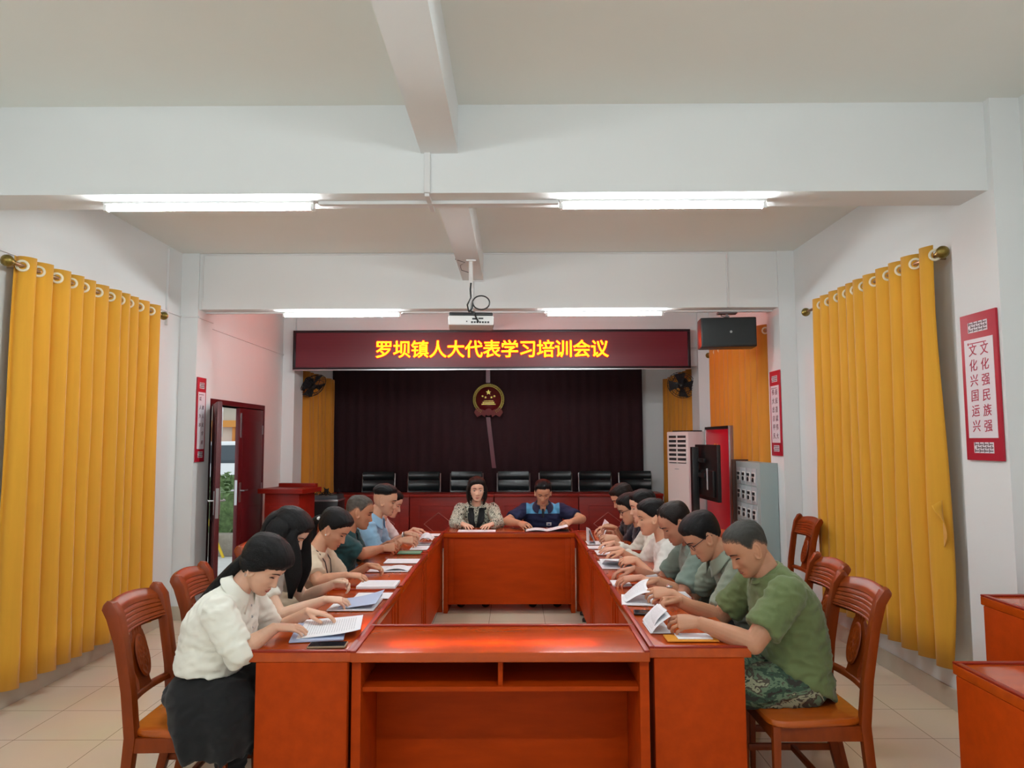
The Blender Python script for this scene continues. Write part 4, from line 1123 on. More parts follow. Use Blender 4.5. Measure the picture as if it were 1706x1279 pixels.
SKINS = {}
def skin(c):
    k = tuple(c)
    if k not in SKINS: SKINS[k] = mat('skin_%d' % len(SKINS), c, 0.5, var=0.05, vscale=14, sss=0.12, spec=0.35)
    return SKINS[k]
M_HAIRB = mat('black_hair', (11, 10, 12), 0.5, var=0.5, vscale=30, stretch=(1, 8, 1), bump=0.5, bscale=160, spec=0.22)
M_HAIRD = mat('brown_black_hair', (26, 20, 18), 0.55, var=0.4, vscale=30, bump=0.5, bscale=160, spec=0.22)
M_HAIRG = mat('greying_hair', (70, 64, 58), 0.7, var=0.45, vscale=55, bump=0.4, bscale=220)
M_HAIRC = mat('cropped_hair', (44, 43, 38), 0.75, var=0.3, vscale=60, bump=0.3, bscale=300)
M_LASH = mat('lash_dark', (34, 22, 20), 0.7)
M_EYEW = mat('eye_white', (214, 206, 200), 0.3)
M_LIP = mat('lip_rose', (160, 82, 76), 0.5)
M_LIPR = mat('lip_red', (176, 66, 66), 0.45)
M_LIPM = mat('lip_brown', (150, 84, 72), 0.55)
M_BLACKCL = mat('black_cloth', (14, 14, 17), 0.9, sheen=0.1)
M_DARKTR = mat('dark_trousers', (26, 28, 36), 0.9)
M_SHOE = mat('black_shoe', (16, 15, 16), 0.35)
M_CAMO = ramp_mat('camouflage_cloth', [(0, (46, 44, 38)), (.40, (52, 74, 58)), (.47, (98, 118, 92)), (.53, (74, 66, 56)), (.58, (150, 152, 124)), (.63, (44, 62, 50)), (.70, (112, 122, 98))], 7.5, 0.9, detail=4, stretch=(1, 1, 1.4), distort=0.6)
M_TWEED = ramp_mat('black_cream_tweed', [(0, (22, 24, 22)), (.42, (206, 206, 186)), (.52, (26, 28, 26)), (.56, (210, 208, 190)), (.63, (30, 32, 30))], 35, 0.9, detail=2)

def cloth(name, c, **k):
    return mat(name, c, k.pop('rough', 0.85), var=k.pop('var', 0.05), vscale=8, bump=0.06, bscale=500, sheen=0.15, **k)

PEOPLE = {}
def person(label, xw, yw, rz, head, hands, *, pitch=30, yaw=0, roll=0, male=True, bulk=1.0, shoulders=1.0, hs=1.0, nb=(0.10, 0.115), skin_c=(206, 158, 128),
           shirt=None, sleeve=0.72, sleeve_r=1.0, hair='short', hair_m=None, hair_fn=None, trousers=None, collar=None, collar_m=None, voxel=0.0045, face=None, lips=None,
           thigh=1.0, extras=None, pole=(-0.25, 0.5, -0.8), hem=0.0, skirt=False, hemtilt=0.0, knees=None, seed=0, open_eyes=False, hump=0.03, twist=0):
    """head, hands: world points. Local frame of the root: +x ahead, +y to the person's left"""
    t = thing('person', label, 'person', (xw, yw, 0), rz)
    MI = (Tm(xw, yw, 0) @ Rm(rz, 'Z')).inverted()
    L = lambda p: MI @ Vector(p)
    H = L(head)
    MH = Tm(*H) @ Rm(radians(yaw), 'Z') @ Rm(radians(pitch), 'Y') @ Rm(radians(roll), 'X') @ Matrix.Scale(hs, 4)
    N = H + Vector((-nb[0], 0, -nb[1])); N.y *= 0.6
    hd = Head(male, wide=face[0] if face else 1.0, nose=face[1] if face else 1.0, jaw=face[2] if face else 1.0)
    body = MB(); hd.mesh(body, MH)
    rn = 0.056 if male else 0.047
    nk = MH @ Vector((-0.022, 0, -0.055))
    ndir = (nk - N).normalized()
    body.tube([N - ndir * 0.05, N, N.lerp(nk, 0.5) + Vector((-0.006, 0, 0)), nk, nk + ndir * 0.03], [rn * 1.35, rn * 1.12, rn, rn * 0.98, rn * 0.9], 20)
    # spine
    P0 = Vector((0.0, 0, 0.475)); mid = P0.lerp(N, 0.5) + Vector((-hump - 0.25 * N.x, 0, 0.03))
    def sp(q): return P0 * (1 - q) ** 2 + mid * 2 * q * (1 - q) + N * q * q
    if male: TOR = ((0.03, .115, .172), (.12, .125, .178), (.3, .120, .162), (.5, .122, .166), (.68, .120, .182), (.82, .100, .188), (.9, .080, .160), (.96, .064, .105), (1.0, .056, .072))
    else: TOR = ((0, .115, .172), (.12, .122, .176), (.3, .105, .142), (.5, .112, .142), (.66, .120, .152), (.82, .092, .160), (.9, .072, .138), (.96, .056, .092), (1.0, .048, .062))
    tw = radians(twist)
    def torso(mb, q0, infl, k, n=36, ht=0.0):
        rings = []
        for q, dp, wd in TOR:
            if q < q0: continue
            c = sp(q); tn = (sp(min(1, q + .02)) - sp(max(0, q - .02))).normalized()
            ya = Vector((-sin(tw * q), cos(tw * q), 0)); xa = ya.cross(tn).normalized()
            e = 2 / 2.4
            rings.append([c + xa * (math.copysign(abs(cos(a)) ** e, cos(a)) * (dp * bulk * k + infl)) + ya * (math.copysign(abs(sin(a)) ** e, sin(a)) * (wd * lerp(bulk, shoulders, smoothstep(.4, .8, q)) * k + infl)) + Vector((0, 0, ht * cos(a) * max(0, 1 - q / .35)))
                          for a in [2 * pi * i / n for i in range(n)]])
        mb.loft(rings)
    torso(body, 0, -0.012, 0.9)
    sh = MB(); torso(sh, hem, 0.012, 1.0, ht=hemtilt)
    yS = Vector((-sin(tw), cos(tw), 0))
    shc = sp(0.86)
    sw = (0.170 if male else 0.148) * shoulders
    l1, l2 = (0.30, 0.255) if male else (0.275, 0.235)
    lift = Vector((0.012, 0, 0.004))
    for sd, key in ((-1, 'R'), (1, 'L')):
        hw, hp = hands[key]; hw = L(hw)
        Sp = shc + yS * (sd * sw) + lift
        inn = hp.get('dir', 18)          # degrees the hand turns towards the midline
        dl = Vector((cos(radians(inn)), -sd * sin(radians(inn)), hp.get('dz', -0.05)))
        W = hw - dl.normalized() * 0.075
        pl = Vector((pole[0], sd * pole[1], pole[2]))
        if 'pole' in hp: pl = Vector((hp['pole'][0], sd * hp['pole'][1], hp['pole'][2]))
        E = ik(Sp, W, l1, l2, pl)
        if 'ez' in hp: E.z = hp['ez']
        r = (1.0 if male else 0.86) * lerp(1, bulk, 0.6)
        up = [Sp.lerp(E, q) for q in (0, .25, .5, .75, 1)]
        fo = [E.lerp(W, q) for q in (0, .15, .3, .5, .7, .85, 1)]
        for q, z in ((2, .006), (3, .005)): fo[q] = fo[q] + Vector((0, sd * z, 0))
        body.ball(Sp, 0.062 * r, 16, 10)
        body.tube(up, [.056 * r, .053 * r, .050 * r, .046 * r, .042 * r], 16)
        body.tube(fo, [(.042 * r, .042 * r), (.044 * r, .043 * r), (.044 * r, .042 * r), (.040 * r, .037 * r), (.034 * r, .029 * r), (.030 * r, .024 * r), (.028 * r, .021 * r)], 16)
        body.ball(E, 0.0425 * r, 14, 9)
        ro = radians(hp.get('roll', 10))
        nv = Vector((0, -sd, 0)) * sin(ro) + Vector((0, 0, -1)) * cos(ro)
        hand(body, W, dl, nv, sd, hp, (1.0 if male else 0.9) * hp.get('s', 1.0))
        # sleeve
        if shirt is not None:
            sr = r * sleeve_r
            path = []; rad = []
            full = up + fo[1:]
            tot = sleeve
            for i, q in enumerate([k * 0.125 for k in range(int(round(tot / 0.125)) + 1)]):
                p = Sp.lerp(E, q) if q <= 1 else E.lerp(W, q - 1)
                base = lerp(.070, .062, min(q, 1)) if q <= 1 else lerp(.058, .040, q - 1)
                if q > tot - 0.15 and tot < 1.6: base += 0.004
                path.append(p); rad.append(base * sr)
            sh.ball(Sp, .073 * r, 18, 11)
            sh.tube(path, rad, 18)
    sh.tube([shc + yS * q + Vector((0.0, 0, .012 - abs(q) * 0.1)) for q in (-sw, -sw * .5, 0, sw * .5, sw)], [.052, .058, .062, .058, .052], 16)
    bm_ = skin(skin_c)
    obj('body', remesh(body, voxel, 2, 'body', bm_), t)
    if shirt is not None:
        def wr(co, nr):
            a = noise.noise(Vector((co.x * 11 + seed, co.y * 11, co.z * 26))); b = noise.noise(Vector((co.x * 24 + co.z * 18, co.y * 14 + seed, co.z * 24 - co.x * 20)))
            low = smoothstep(0.95, 0.55, co.z)
            return (0.0042 + 0.0055 * low) * (1 - abs(a) * 3.0) * 0.8 + 0.0026 * (1 - 3 * abs(b)) + 0.003 * noise.noise(co * 6)
        obj('shirt', remesh(sh, 0.0085 if voxel < 0.004 else 0.011, 3, 'shirt', shirt, wr), t)
    # trousers and shoes
    tr = MB()
    tr.ball((0.0, 0, 0.535), (0.155 * bulk, 0.185 * bulk, 0.085), 20, 12)
    for sd in (-1, 1):
        hip, kn, an = Vector((0.02, sd * 0.088, 0.535)), Vector((0.42, sd * 0.115, 0.525)), Vector((0.40, sd * 0.12, 0.10))
        if knees:
            kn = Vector(knees[0 if sd < 0 else 1]); an = Vector((kn.x - 0.02, kn.y, 0.10))
        k = thigh
        tr.tube([hip + Vector((-.08, 0, 0)), hip, hip.lerp(kn, .35), hip.lerp(kn, .7), kn], [(.070 * k, .085 * k), (.078 * k, .092 * k), (.078 * k, .088 * k), (.068 * k, .074 * k), (.062 * k, .064 * k)], 16, side=(0, 0, 1))
        tr.ball(kn, 0.064 * k, 14, 9)
        tr.tube([kn, kn.lerp(an, .3), kn.lerp(an, .7), an], [.062 * k, .062 * k, .054, .05], 14)
        s_ = MB(); fr = []
        for x, hw, h in ((-.075, .03, .05), (-.06, .036, .065), (0, .038, .085), (.06, .042, .06), (.12, .045, .045), (.165, .036, .036), (.18, .018, .025)):
            fr.append([Vector((an.x + x, an.y + hw * cos(a), max(0.003, h * 0.5 + h * 0.5 * sin(a)))) for a in [2 * pi * i / 16 for i in range(16)]])
        s_.loft(fr); s_.build('shoe', M_SHOE, t, smooth=180)
    if skirt:
        rg = []
        for z, f0, f1, hw in ((.615, -.12, .14, .155), (.59, -.12, .18, .19), (.55, -.115, .22, .225), (.50, -.105, .25, .25), (.44, -.085, .25, .262), (.39, -.06, .25, .268), (.33, -.03, .245, .266)):
            rg.append([Vector(((f0 + f1) / 2 + math.copysign(abs(cos(a)) ** .55, cos(a)) * (f1 - f0) / 2, math.copysign(abs(sin(a)) ** .55, sin(a)) * (hw + (.012 * sin(9 * a) if z < .5 else 0)), z + (0.02 * sin(7 * a + 1) if z < .4 else 0))) for a in [2 * pi * i / 40 for i in range(40)]])
        tr.loft(rg)
    tm = trousers or M_DARKTR
    def wr2(co, nr):
        a = noise.noise(Vector((co.x * 14 + seed, co.y * 12, co.z * 22))); return 0.006 * (1 - 3 * abs(a))
    obj('trousers', remesh(tr, 0.011, 3, 'trousers', tm, wr2), t)
    # hair
    hm = hair_m or M_HAIRB
    hb = MB(); hl = hair_cap(hb, hd, MH, hair, seed)
    if hair_fn: hair_fn(hb, MH, H)
    hw_ = {'crop': 0.026, 'fade': 0.012, 'short': 0.012, 'full': 0.008, 'reced': 0.012}.get(hair, 0.005)
    hme = hb.mesh('hair', thin_hair(hm, skin_c, hw_), smooth=180)
    at_ = hme.attributes.new('hairline', 'FLOAT', 'POINT')
    for i_ in range(len(hme.vertices)): at_.data[i_].value = hl[i_] if i_ < len(hl) else 0.1
    obj('hair', hme, t)
    # face
    off = 0.0010
    e = MB(); ew = MB(); br = MB(); lp = MB()
    for sd in (-1, 1):
        q = strip(hd, MH, sd * 0.0205, sd * 0.045, lambda u: -0.0035 - 0.003 * abs(2 * u - 1) ** 2 + (0.001 if u > .5 else 0), lambda u: 0.0021 * sin(pi * min(1, u * .9 + .1)) + 0.0006, off + 0.0006); e.add(q.v, q.f)
        if open_eyes:
            q = strip(hd, MH, sd * 0.0215, sd * 0.0435, lambda u: -0.0068, lambda u: 0.003 * sin(pi * u) + 0.0004, off + 0.0002); ew.add(q.v, q.f)
            q = strip(hd, MH, sd * 0.0275, sd * 0.0365, lambda u: -0.0064, lambda u: 0.0032 * sin(pi * u) + 0.0006, off + 0.0008, 7); e.add(q.v, q.f)
        q = strip(hd, MH, sd * 0.013, sd * 0.050, lambda u: 0.0185 + 0.006 * sin(pi * min(1, u * 0.85)) - 0.003 * u, lambda u: (0.0044 if male else 0.003) * (1 - u * .65), off + 0.0008); br.add(q.v, q.f)
    q = strip(hd, MH, -0.023, 0.023, lambda u: -0.0700 - 0.0035 * abs(2 * u - 1) ** 1.5, lambda u: 0.0036 * sin(pi * u) + 0.0003, off, 13); lp.add(q.v, q.f)
    q = strip(hd, MH, -0.021, 0.021, lambda u: -0.0808 + 0.0045 * abs(2 * u - 1) ** 1.6, lambda u: 0.0042 * sin(pi * u) + 0.0003, off, 13); lp.add(q.v, q.f)
    e.build('eyes', M_LASH, t, smooth=180); br.build('eyebrows', M_LASH if hair_m is not M_HAIRG else M_HAIRD, t, smooth=180)
    if open_eyes: ew.build('eye_whites', M_EYEW, t, smooth=180)
    lp.build('mouth', lips or (M_LIPM if male else M_LIP), t, smooth=180)
    # collar
    if collar:
        gap, hgt, spr = collar
        ax = ndir; ya = Vector((0, 1, 0)); xa = ya.cross(ax).normalized()
        cm = MB()
        def cf(u, v):
            a = radians(gap) + (2 * pi - 2 * radians(gap)) * u
            fr_ = exp(-(min(u, 1 - u) / 0.16) ** 2) if gap > 2 else 0.0
            if v < 0.45:
                k = v / 0.45; r_ = rn + 0.008 + 0.004 * k; h_ = -0.012 + (0.012 + hgt) * k
            else:
                k = (v - 0.45) / 0.55; r_ = rn + 0.012 + spr * k + 0.012 * k * fr_; h_ = hgt - (hgt + 0.012 + 0.03 * fr_) * k
            r2 = r_ * (1 + 0.12 * max(0, cos(a)))
            return N + ax * (h_ - 0.016 * max(0, cos(a)) + 0.006) + xa * (r2 * cos(a)) + ya * (r2 * 1.08 * sin(a))
        cm.sheet(40, 11, cf, 0.003); cm.build('collar', collar_m or shirt, t, smooth=180)
    ctx = dict(t=t, MH=MH, H=H, N=N, hd=hd, L=L, sp=sp, ndir=ndir, rn=rn, shc=shc, tor=TOR, bulk=bulk, MI=MI)
    if extras: extras(ctx)
    return t

def lock(mb, pts, w, th, side=(0, 1, 0), n=12):
    m = len(pts)
    # rounded path
    P = [Vector(p) for p in pts]; Q = []
    for i in range(m - 1):
        p0, p1, p2, p3 = P[max(0, i - 1)], P[i], P[i + 1], P[min(m - 1, i + 2)]
        for k in range(4):
            s = k / 4.0
            Q.append(0.5 * ((2 * p1) + (p2 - p0) * s + (2 * p0 - 5 * p1 + 4 * p2 - p3) * s * s + (3 * p1 - p0 - 3 * p2 + p3) * s ** 3))
    Q.append(P[-1]); mm = len(Q)
    def taper(i): 
        u = i / (mm - 1); return lerp(0.75, 1.0, smoothstep(0, .3, u)) * (1 - 0.75 * smoothstep(.7, 1.0, u))
    mb.tube(Q, [(w * taper(i), th * taper(i)) for i in range(mm)], n, side=side)

def spectacles(c, m=None, name='spectacles'):
    hd, MH = c['hd'], c['MH']; g = MB()
    xx = hd.front(0.033, -0.002).x + 0.014
    for sd in (-1, 1):
        g.tube([MH @ Vector((xx - 0.004 * abs(cos(a)) * (cos(a) > 0), sd * (0.034 + 0.026 * cos(a)), -0.004 + 0.0185 * sin(a))) for a in [2 * pi * k / 24 for k in range(24)]], 0.0016, 6, closed=True)
        w = hd.side_w(0) + 0.004
        g.tube([MH @ Vector(p) for p in ((xx - 0.004, sd * 0.060, 0.004), (xx - 0.012, sd * 0.068, 0.006), (0.04, sd * (w + 0.001), 0.008), (-0.008, sd * (w + 0.004), 0.012), (-0.03, sd * w, -0.004))], 0.0019, 6)
    g.tube([MH @ Vector((xx, -0.009, 0.0)), MH @ Vector((xx + 0.003, 0, 0.003)), MH @ Vector((xx, 0.009, 0.0))], 0.0016, 6)
    g.build(name, m or M_BLACK, c['t'], smooth=180)

FLAT = dict(curl=(10, 20, 12))
REST = dict(curl=(22, 34, 22))
HOLD = dict(curl=(32, 40, 26), roll=38, thumb=0.35)
FIST = dict(curl=(52, 62, 36), roll=45, thumb=0.3)
def hp(base, **k): d = dict(base); d.update(k); return d

# ---- left row, from the camera
W_CREAM = cloth('cream_shirt', (244, 242, 230), var=0.03)
def pony(mb, M, H):
    lock(mb, [M @ Vector((-0.085, 0, 0.0)), H + Vector((-0.115, 0.0, 0.0)), H + Vector((-0.175, 0.005, -0.06)), H + Vector((-0.235, 0.01, -0.125)), H + Vector((-0.285, 0.01, -0.20)), H + Vector((-0.315, 0.01, -0.30))], 0.034, 0.030)
    for sd in (-1, 1):
        lock(mb, [M @ Vector((0.035, sd * 0.074, 0.035)), M @ Vector((-0.01, sd * 0.088, 0.005)), M @ Vector((-0.06, sd * 0.07, -0.03)), M @ Vector((-0.09, sd * 0.02, -0.03))], 0.028, 0.012, side=(0, 0, 1))
def ex_cream(c):
    t = c['t']; b = MB()
    for q, sx in ((0.93, .066), (0.84, .094), (0.74, .116), (0.64, .126), (0.54, .128)):
        p = c['sp'](q); tn = (c['sp'](min(1, q + .02)) - c['sp'](q - .02)).normalized(); xa = Vector((0, 1, 0)).cross(tn).normalized()
        o = p + xa * (sx + 0.0175) ; b.ball(o, (0.006, 0.006, 0.006), 10, 6)
    b.build('buttons', M_SILVER, t, smooth=180)
    br = MB(); M = c['MH']
    br.tube([M @ Vector((-0.010 + 0.004 * cos(a), -0.083, -0.05 + 0.006 * sin(a))) for a in [2 * pi * k / 10 for k in range(10)]], 0.0012, 5, closed=True)
    br.build('earring', M_SILVER, t)
person('woman in a cream shirt and black skirt reading, nearest on the left', -1.35, 3.19, 0, (-1.125, 3.22, 1.070),
       dict(R=((-0.985, 3.20, 0.80), hp(FLAT, dir=28, dz=-0.10, ez=0.74)), L=((-0.915, 3.44, 0.80), hp(FLAT, dir=12, point=True, dz=-0.08))), pitch=38, yaw=-12, male=False, bulk=1.12, shoulders=1.12,
       nb=(0.105, 0.105), skin_c=(226, 178, 150), shirt=W_CREAM, sleeve=1.125, sleeve_r=1.12, hair='bangs', hair_fn=pony, trousers=M_BLACKCL, collar=(26, 0.03, 0.03), voxel=0.0033, thigh=1.28, lips=M_LIPR,
       extras=ex_cream, seed=1, hem=0.2, skirt=True, knees=((0.16, -0.10, 0.50), (0.34, 0.12, 0.525)), face=(1.03, 0.95, 1.05), hump=0.045)
def longhair(mb, M, H):
    for sd in (-1, 1):
        lock(mb, [M @ Vector((0.035, sd * 0.072, 0.06)), M @ Vector((0.04, sd * 0.088, 0.0)), H + Vector((0.045, sd * 0.09, -0.12)), H + Vector((0.05, sd * 0.085, -0.22)), H + Vector((0.035, sd * 0.08, -0.34))], 0.05, 0.02, side=(1, 0, 0))
        lock(mb, [M @ Vector((-0.02, sd * 0.078, 0.06)), M @ Vector((-0.03, sd * 0.098, 0.0)), H + Vector((-0.06, sd * 0.10, -0.13)), H + Vector((-0.07, sd * 0.10, -0.26))], 0.065, 0.024, side=(1, 0, 0))
    lock(mb, [M @ Vector((-0.07, 0, 0.07)), M @ Vector((-0.115, 0, 0.0)), H + Vector((-0.15, 0, -0.13)), H + Vector((-0.17, 0, -0.30)), H + Vector((-0.18, 0, -0.42))], 0.095, 0.035)
person('woman with long loose black hair in a pale blouse, second on the left', -1.45, 3.86, 0, (-1.235, 3.92, 1.125),
       dict(R=((-0.905, 3.74, 0.80), hp(REST, dir=14)), L=((-0.945, 4.02, 0.83), hp(HOLD, dir=14, dz=0.12, roll=60))), pitch=34, yaw=-6, male=False, skin_c=(230, 188, 162),
       shirt=cloth('pale_blouse', (226, 220, 208)), sleeve=0.625, hair='cover', hair_fn=longhair, trousers=M_DARKTR, voxel=0.004, seed=2, nb=(0.095, 0.12))
def tail3(mb, M, H):
    lock(mb, [M @ Vector((-0.085, 0, 0.02)), M @ Vector((-0.118, 0, -0.015)), M @ Vector((-0.125, 0, -0.06)), H + Vector((-0.13, 0, -0.14))], 0.03, 0.026)
def ex_lan(c):
    t = c['t']; sp = c['sp']; b = MB(); P = []
    def fr(q, sx, y):
        p = sp(q); tn = (sp(min(1, q + .02)) - sp(q - .02)).normalized(); xa = Vector((0, 1, 0)).cross(tn).normalized()
        return p + xa * sx + Vector((0, y, 0))
    for sd in (-1, 1):
        b.tube([fr(.995, -0.03, sd * 0.058), fr(.99, 0.03, sd * 0.064), fr(.92, .095, sd * 0.06), fr(.78, .138, sd * 0.045), fr(.62, .150, sd * 0.012), fr(.55, .150, 0)], [(0.008, 0.003)] * 6, 6, side=(0, 1, 0))
    b.build('lanyard', mat('lanyard_brown', (44, 28, 26), 0.6), t)
    g = MB()
    for k in range(3):
        g.tube([fr(.60 - .06 * k, .155, 0.012 * cos(a) + 0.004 * k) + Vector((0.002 * k, 0, 0.022 * sin(a))) for a in [2 * pi * i / 14 for i in range(14)]], 0.0035, 6, closed=True)
    g.build('hanging_beads', mat('bead_brown', (60, 36, 30), 0.4), t)
    q = MB(); M = c['MH']; q.ball(M @ Vector((-0.112, -0.02, 0.0)), (0.012, 0.03, 0.012), 10, 7, M.to_3x3().to_4x4()); q.build('hair_clip', M_WHITEP, t, smooth=180, label='small white hair clip')
    e = MB(); e.ball(M @ Vector((0.0, -0.088, -0.038)), 0.005, 10, 7); e.build('earring', M_WHITEP, t, smooth=180)
person('woman in a beige blouse with a brown lanyard, third on the left', -1.36, 4.50, 0, (-1.150, 4.55, 1.068),
       dict(R=((-0.950, 4.40, 0.80), hp(REST, dir=14, ez=0.79)), L=((-0.890, 4.70, 0.80), hp(HOLD, dir=10))), pitch=34, yaw=-8, male=False, bulk=1.05, skin_c=(206, 152, 122),
       shirt=cloth('beige_blouse', (224, 204, 178)), sleeve=0.75, sleeve_r=1.15, hair='tied', hair_m=M_HAIRB, hair_fn=tail3, extras=ex_lan, voxel=0.004, seed=3, nb=(0.095, 0.12), hump=0.045, knees=((0.38, -0.03, 0.525), (0.38, 0.13, 0.525)))
M_TEAL = cloth('dark_green_polo', (12, 62, 66))
person('grey haired man in a dark green polo, fourth on the left', -1.345, 5.24, 0, (-1.150, 5.28, 1.098),
       dict(R=((-0.925, 5.40, 0.82), hp(FIST, dir=10, dz=0.08, ez=0.80)), L=((-0.915, 5.56, 0.83), hp(FIST, dir=22, dz=0.12))), pitch=16, yaw=6, skin_c=(184, 128, 98), shirt=M_TEAL, sleeve=0.75, hair='crop', hair_m=M_HAIRG,
       collar=(20, 0.028, 0.026), voxel=0.0042, seed=4, nb=(0.085, 0.135), bulk=1.05)
person('man in a light blue shirt with shaved temples, fifth on the left', -1.335, 5.88, 0, (-1.080, 5.92, 1.128),
       dict(R=((-0.845, 5.80, 0.82), hp(HOLD, dir=6, dz=0.05)), L=((-0.86, 6.12, 0.82), hp(HOLD, dir=10, dz=0.05))), pitch=14, yaw=-4, skin_c=(206, 156, 128), shirt=cloth('light_blue_shirt', (148, 190, 222)), sleeve=0.75,
       hair='fade', hair_m=M_HAIRB, collar=(22, 0.034, 0.03), voxel=0.0045, seed=5, nb=(0.08, 0.14), bulk=1.08,
       extras=lambda c: (lambda b: b.build('bracelet', M_SILVER, c['t']))(MB().tube([c['L']((-0.955, 6.09 + 0.034 * cos(a), 0.815 + 0.028 * sin(a))) for a in [2 * pi * k / 16 for k in range(16)]], 0.006, 6, closed=True)))
person('person in a white shirt half hidden beyond the light blue shirted man', -1.335, 6.42, 0, (-1.125, 6.46, 1.060),
       dict(R=((-0.89, 6.36, 0.80), hp(REST, dir=10)), L=((-0.86, 6.60, 0.80), hp(REST, dir=10))), pitch=22, skin_c=(220, 172, 146), male=False, shirt=cloth('white_shirt_far', (232, 226, 228)), sleeve=0.75, hair='tied',
       voxel=0.005, seed=6, nb=(0.085, 0.135))

# ---- the two at the far table, facing the camera
def bob(mb, M, H):
    for sd in (-1, 1):
        lock(mb, [M @ Vector((0.0, sd * 0.074, 0.06)), M @ Vector((-0.005, sd * 0.094, 0.0)), M @ Vector((-0.01, sd * 0.088, -0.09)), M @ Vector((-0.02, sd * 0.072, -0.165))], 0.05, 0.018, side=(1, 0, 0))
    lock(mb, [M @ Vector((-0.06, 0, 0.07)), M @ Vector((-0.11, 0, 0.0)), M @ Vector((-0.10, 0, -0.09)), M @ Vector((-0.085, 0, -0.165))], 0.085, 0.03)
def ex_tweed(c):
    t = c['t']; sp = c['sp']; b = MB()
    def fr(q, sx, y):
        p = sp(q); tn = (sp(min(1, q + .02)) - sp(max(0, q - .02))).normalized(); xa = Vector((0, 1, 0)).cross(tn).normalized()
        return p + xa * sx + Vector((0, y, 0))
    for sd in (-1, 1):
        def f(u, v):
            q = lerp(1.0, 0.58, v); y = sd * (lerp(0.030, 0.001, v) + u * (0.05 + 0.035 * sin(pi * min(1, v * .9)) - 0.03 * v))
            d = lerp(0.070, 0.166, smoothstep(0, .75, v)) * (1 - 0.25 * (abs(y) / 0.12) ** 2) + 0.006 + 0.004 * sin(u * 9 + v * 12)
            return fr(q, d, y)
        b.sheet(9, 18, f, 0.004)
    b.build('black_collar_bow', M_BLACKCL, t, smooth=180, label='wide black collar with hanging ends')
    cf = MB()
    for sd, w in ((-1, (-0.535, 6.885, 0.805)), (1, (-0.165, 6.885, 0.805))): pass
    cf.tube([fr(.99, -0.03, 0.052 * s) for s in (-1, 1)], 0.01, 6); cf.build('neck_band', M_BLACKCL, t)
person('woman in a black and cream tweed jacket facing the camera at the far table', -0.415, 7.62, radians(-90), (-0.400, 7.42, 1.112),
       dict(R=((-0.470, 6.975, 0.795), hp(FLAT, dir=34, ez=0.78)), L=((-0.275, 6.965, 0.795), hp(FLAT, dir=34, ez=0.78))), pitch=4, yaw=8, male=False, hs=1.0, shoulders=1.12, bulk=1.05, skin_c=(232, 186, 160), shirt=M_TWEED,
       sleeve=1.875, sleeve_r=1.12, hair='bob', hair_m=M_HAIRD, hair_fn=bob, extras=ex_tweed, voxel=0.0042, seed=7, nb=(0.055, 0.150), lips=M_LIPR, open_eyes=True, pole=(-0.2, 0.75, -0.5))
def two_tone():
    m, nt, p = new_mat('navy_polo_blue_yoke')
    tc = nt.nodes.new('ShaderNodeTexCoord'); s_ = nt.nodes.new('ShaderNodeSeparateXYZ'); nt.links.new(tc.outputs['Object'], s_.inputs[0])
    a = nt.nodes.new('ShaderNodeMath'); a.operation = 'GREATER_THAN'; a.inputs[1].default_value = 0.862
    nt.links.new(s_.outputs[2], a.inputs[0])
    ab = nt.nodes.new('ShaderNodeMath'); ab.operation = 'ABSOLUTE'; nt.links.new(s_.outputs[1], ab.inputs[0])
    b = nt.nodes.new('ShaderNodeMath'); b.operation = 'LESS_THAN'; b.inputs[1].default_value = 0.172; nt.links.new(ab.outputs[0], b.inputs[0])
    c = nt.nodes.new('ShaderNodeMath'); c.operation = 'MULTIPLY'; nt.links.new(a.outputs[0], c.inputs[0]); nt.links.new(b.outputs[0], c.inputs[1])
    mx = nt.nodes.new('ShaderNodeMix'); mx.data_type = 'RGBA'; nt.links.new(c.outputs[0], mx.inputs['Factor'])
    mx.inputs[6].default_value = lin((18, 24, 62)); mx.inputs[7].default_value = lin((92, 164, 206)); nt.links.new(mx.outputs[2], p.inputs['Base Color'])
    p.inputs['Roughness'].default_value = 0.85
    return m
def ex_badge(c):
    sp = c['sp']; q = .70; p = sp(q); tn = (sp(q + .02) - sp(q - .02)).normalized(); xa = Vector((0, 1, 0)).cross(tn).normalized()
    ctr = p + xa * 0.142 + Vector((0, 0.06, 0))
    M = Matrix.Translation(ctr) @ Matrix((xa.to_tuple(), (0, 1, 0), tn.to_tuple())).transposed().to_4x4()
    o = MB().box(-0.004, 0.003, -0.025, 0.025, -0.016, 0.016, M).build('chest_badge', M_WHITEP, c['t'], label='small white chest badge')
    MB().box(0.003, 0.0035, -0.014, 0.014, -0.008, 0.006, M).build('badge_mark', mat('badge_blue', (60, 70, 150), 0.5), o)
    pl = MB().tube([sp(.985) + xa * 0.068, sp(.90) + xa * 0.105, sp(.84) + xa * 0.128], [(0.012, 0.006)] * 3, 6, side=(0, 1, 0)); pl.build('placket', c['navy'] if 'navy' in c else M_DARKTR, c['t'])
M_NAVYC = cloth('navy_collar', (20, 24, 60))
person('man in a navy polo with light blue shoulders reading at the far table', 0.285, 7.62, radians(-90), (0.285, 7.38, 1.083),
       dict(R=((0.085, 6.985, 0.80), hp(HOLD, dir=30, ez=0.80, pole=(-0.1, 1.0, -0.2))), L=((0.500, 7.00, 0.815), hp(HOLD, dir=38, ez=0.82, pole=(-0.1, 1.0, -0.2)))), pitch=26, male=True, shoulders=1.08, bulk=1.05, skin_c=(200, 146, 116),
       shirt=two_tone(), sleeve=0.75, hair='short', hair_m=M_HAIRB, collar=(24, 0.03, 0.028), collar_m=M_NAVYC, extras=ex_badge, voxel=0.0042, seed=8, nb=(0.075, 0.135), face=(0.98, 1.0, 0.98))

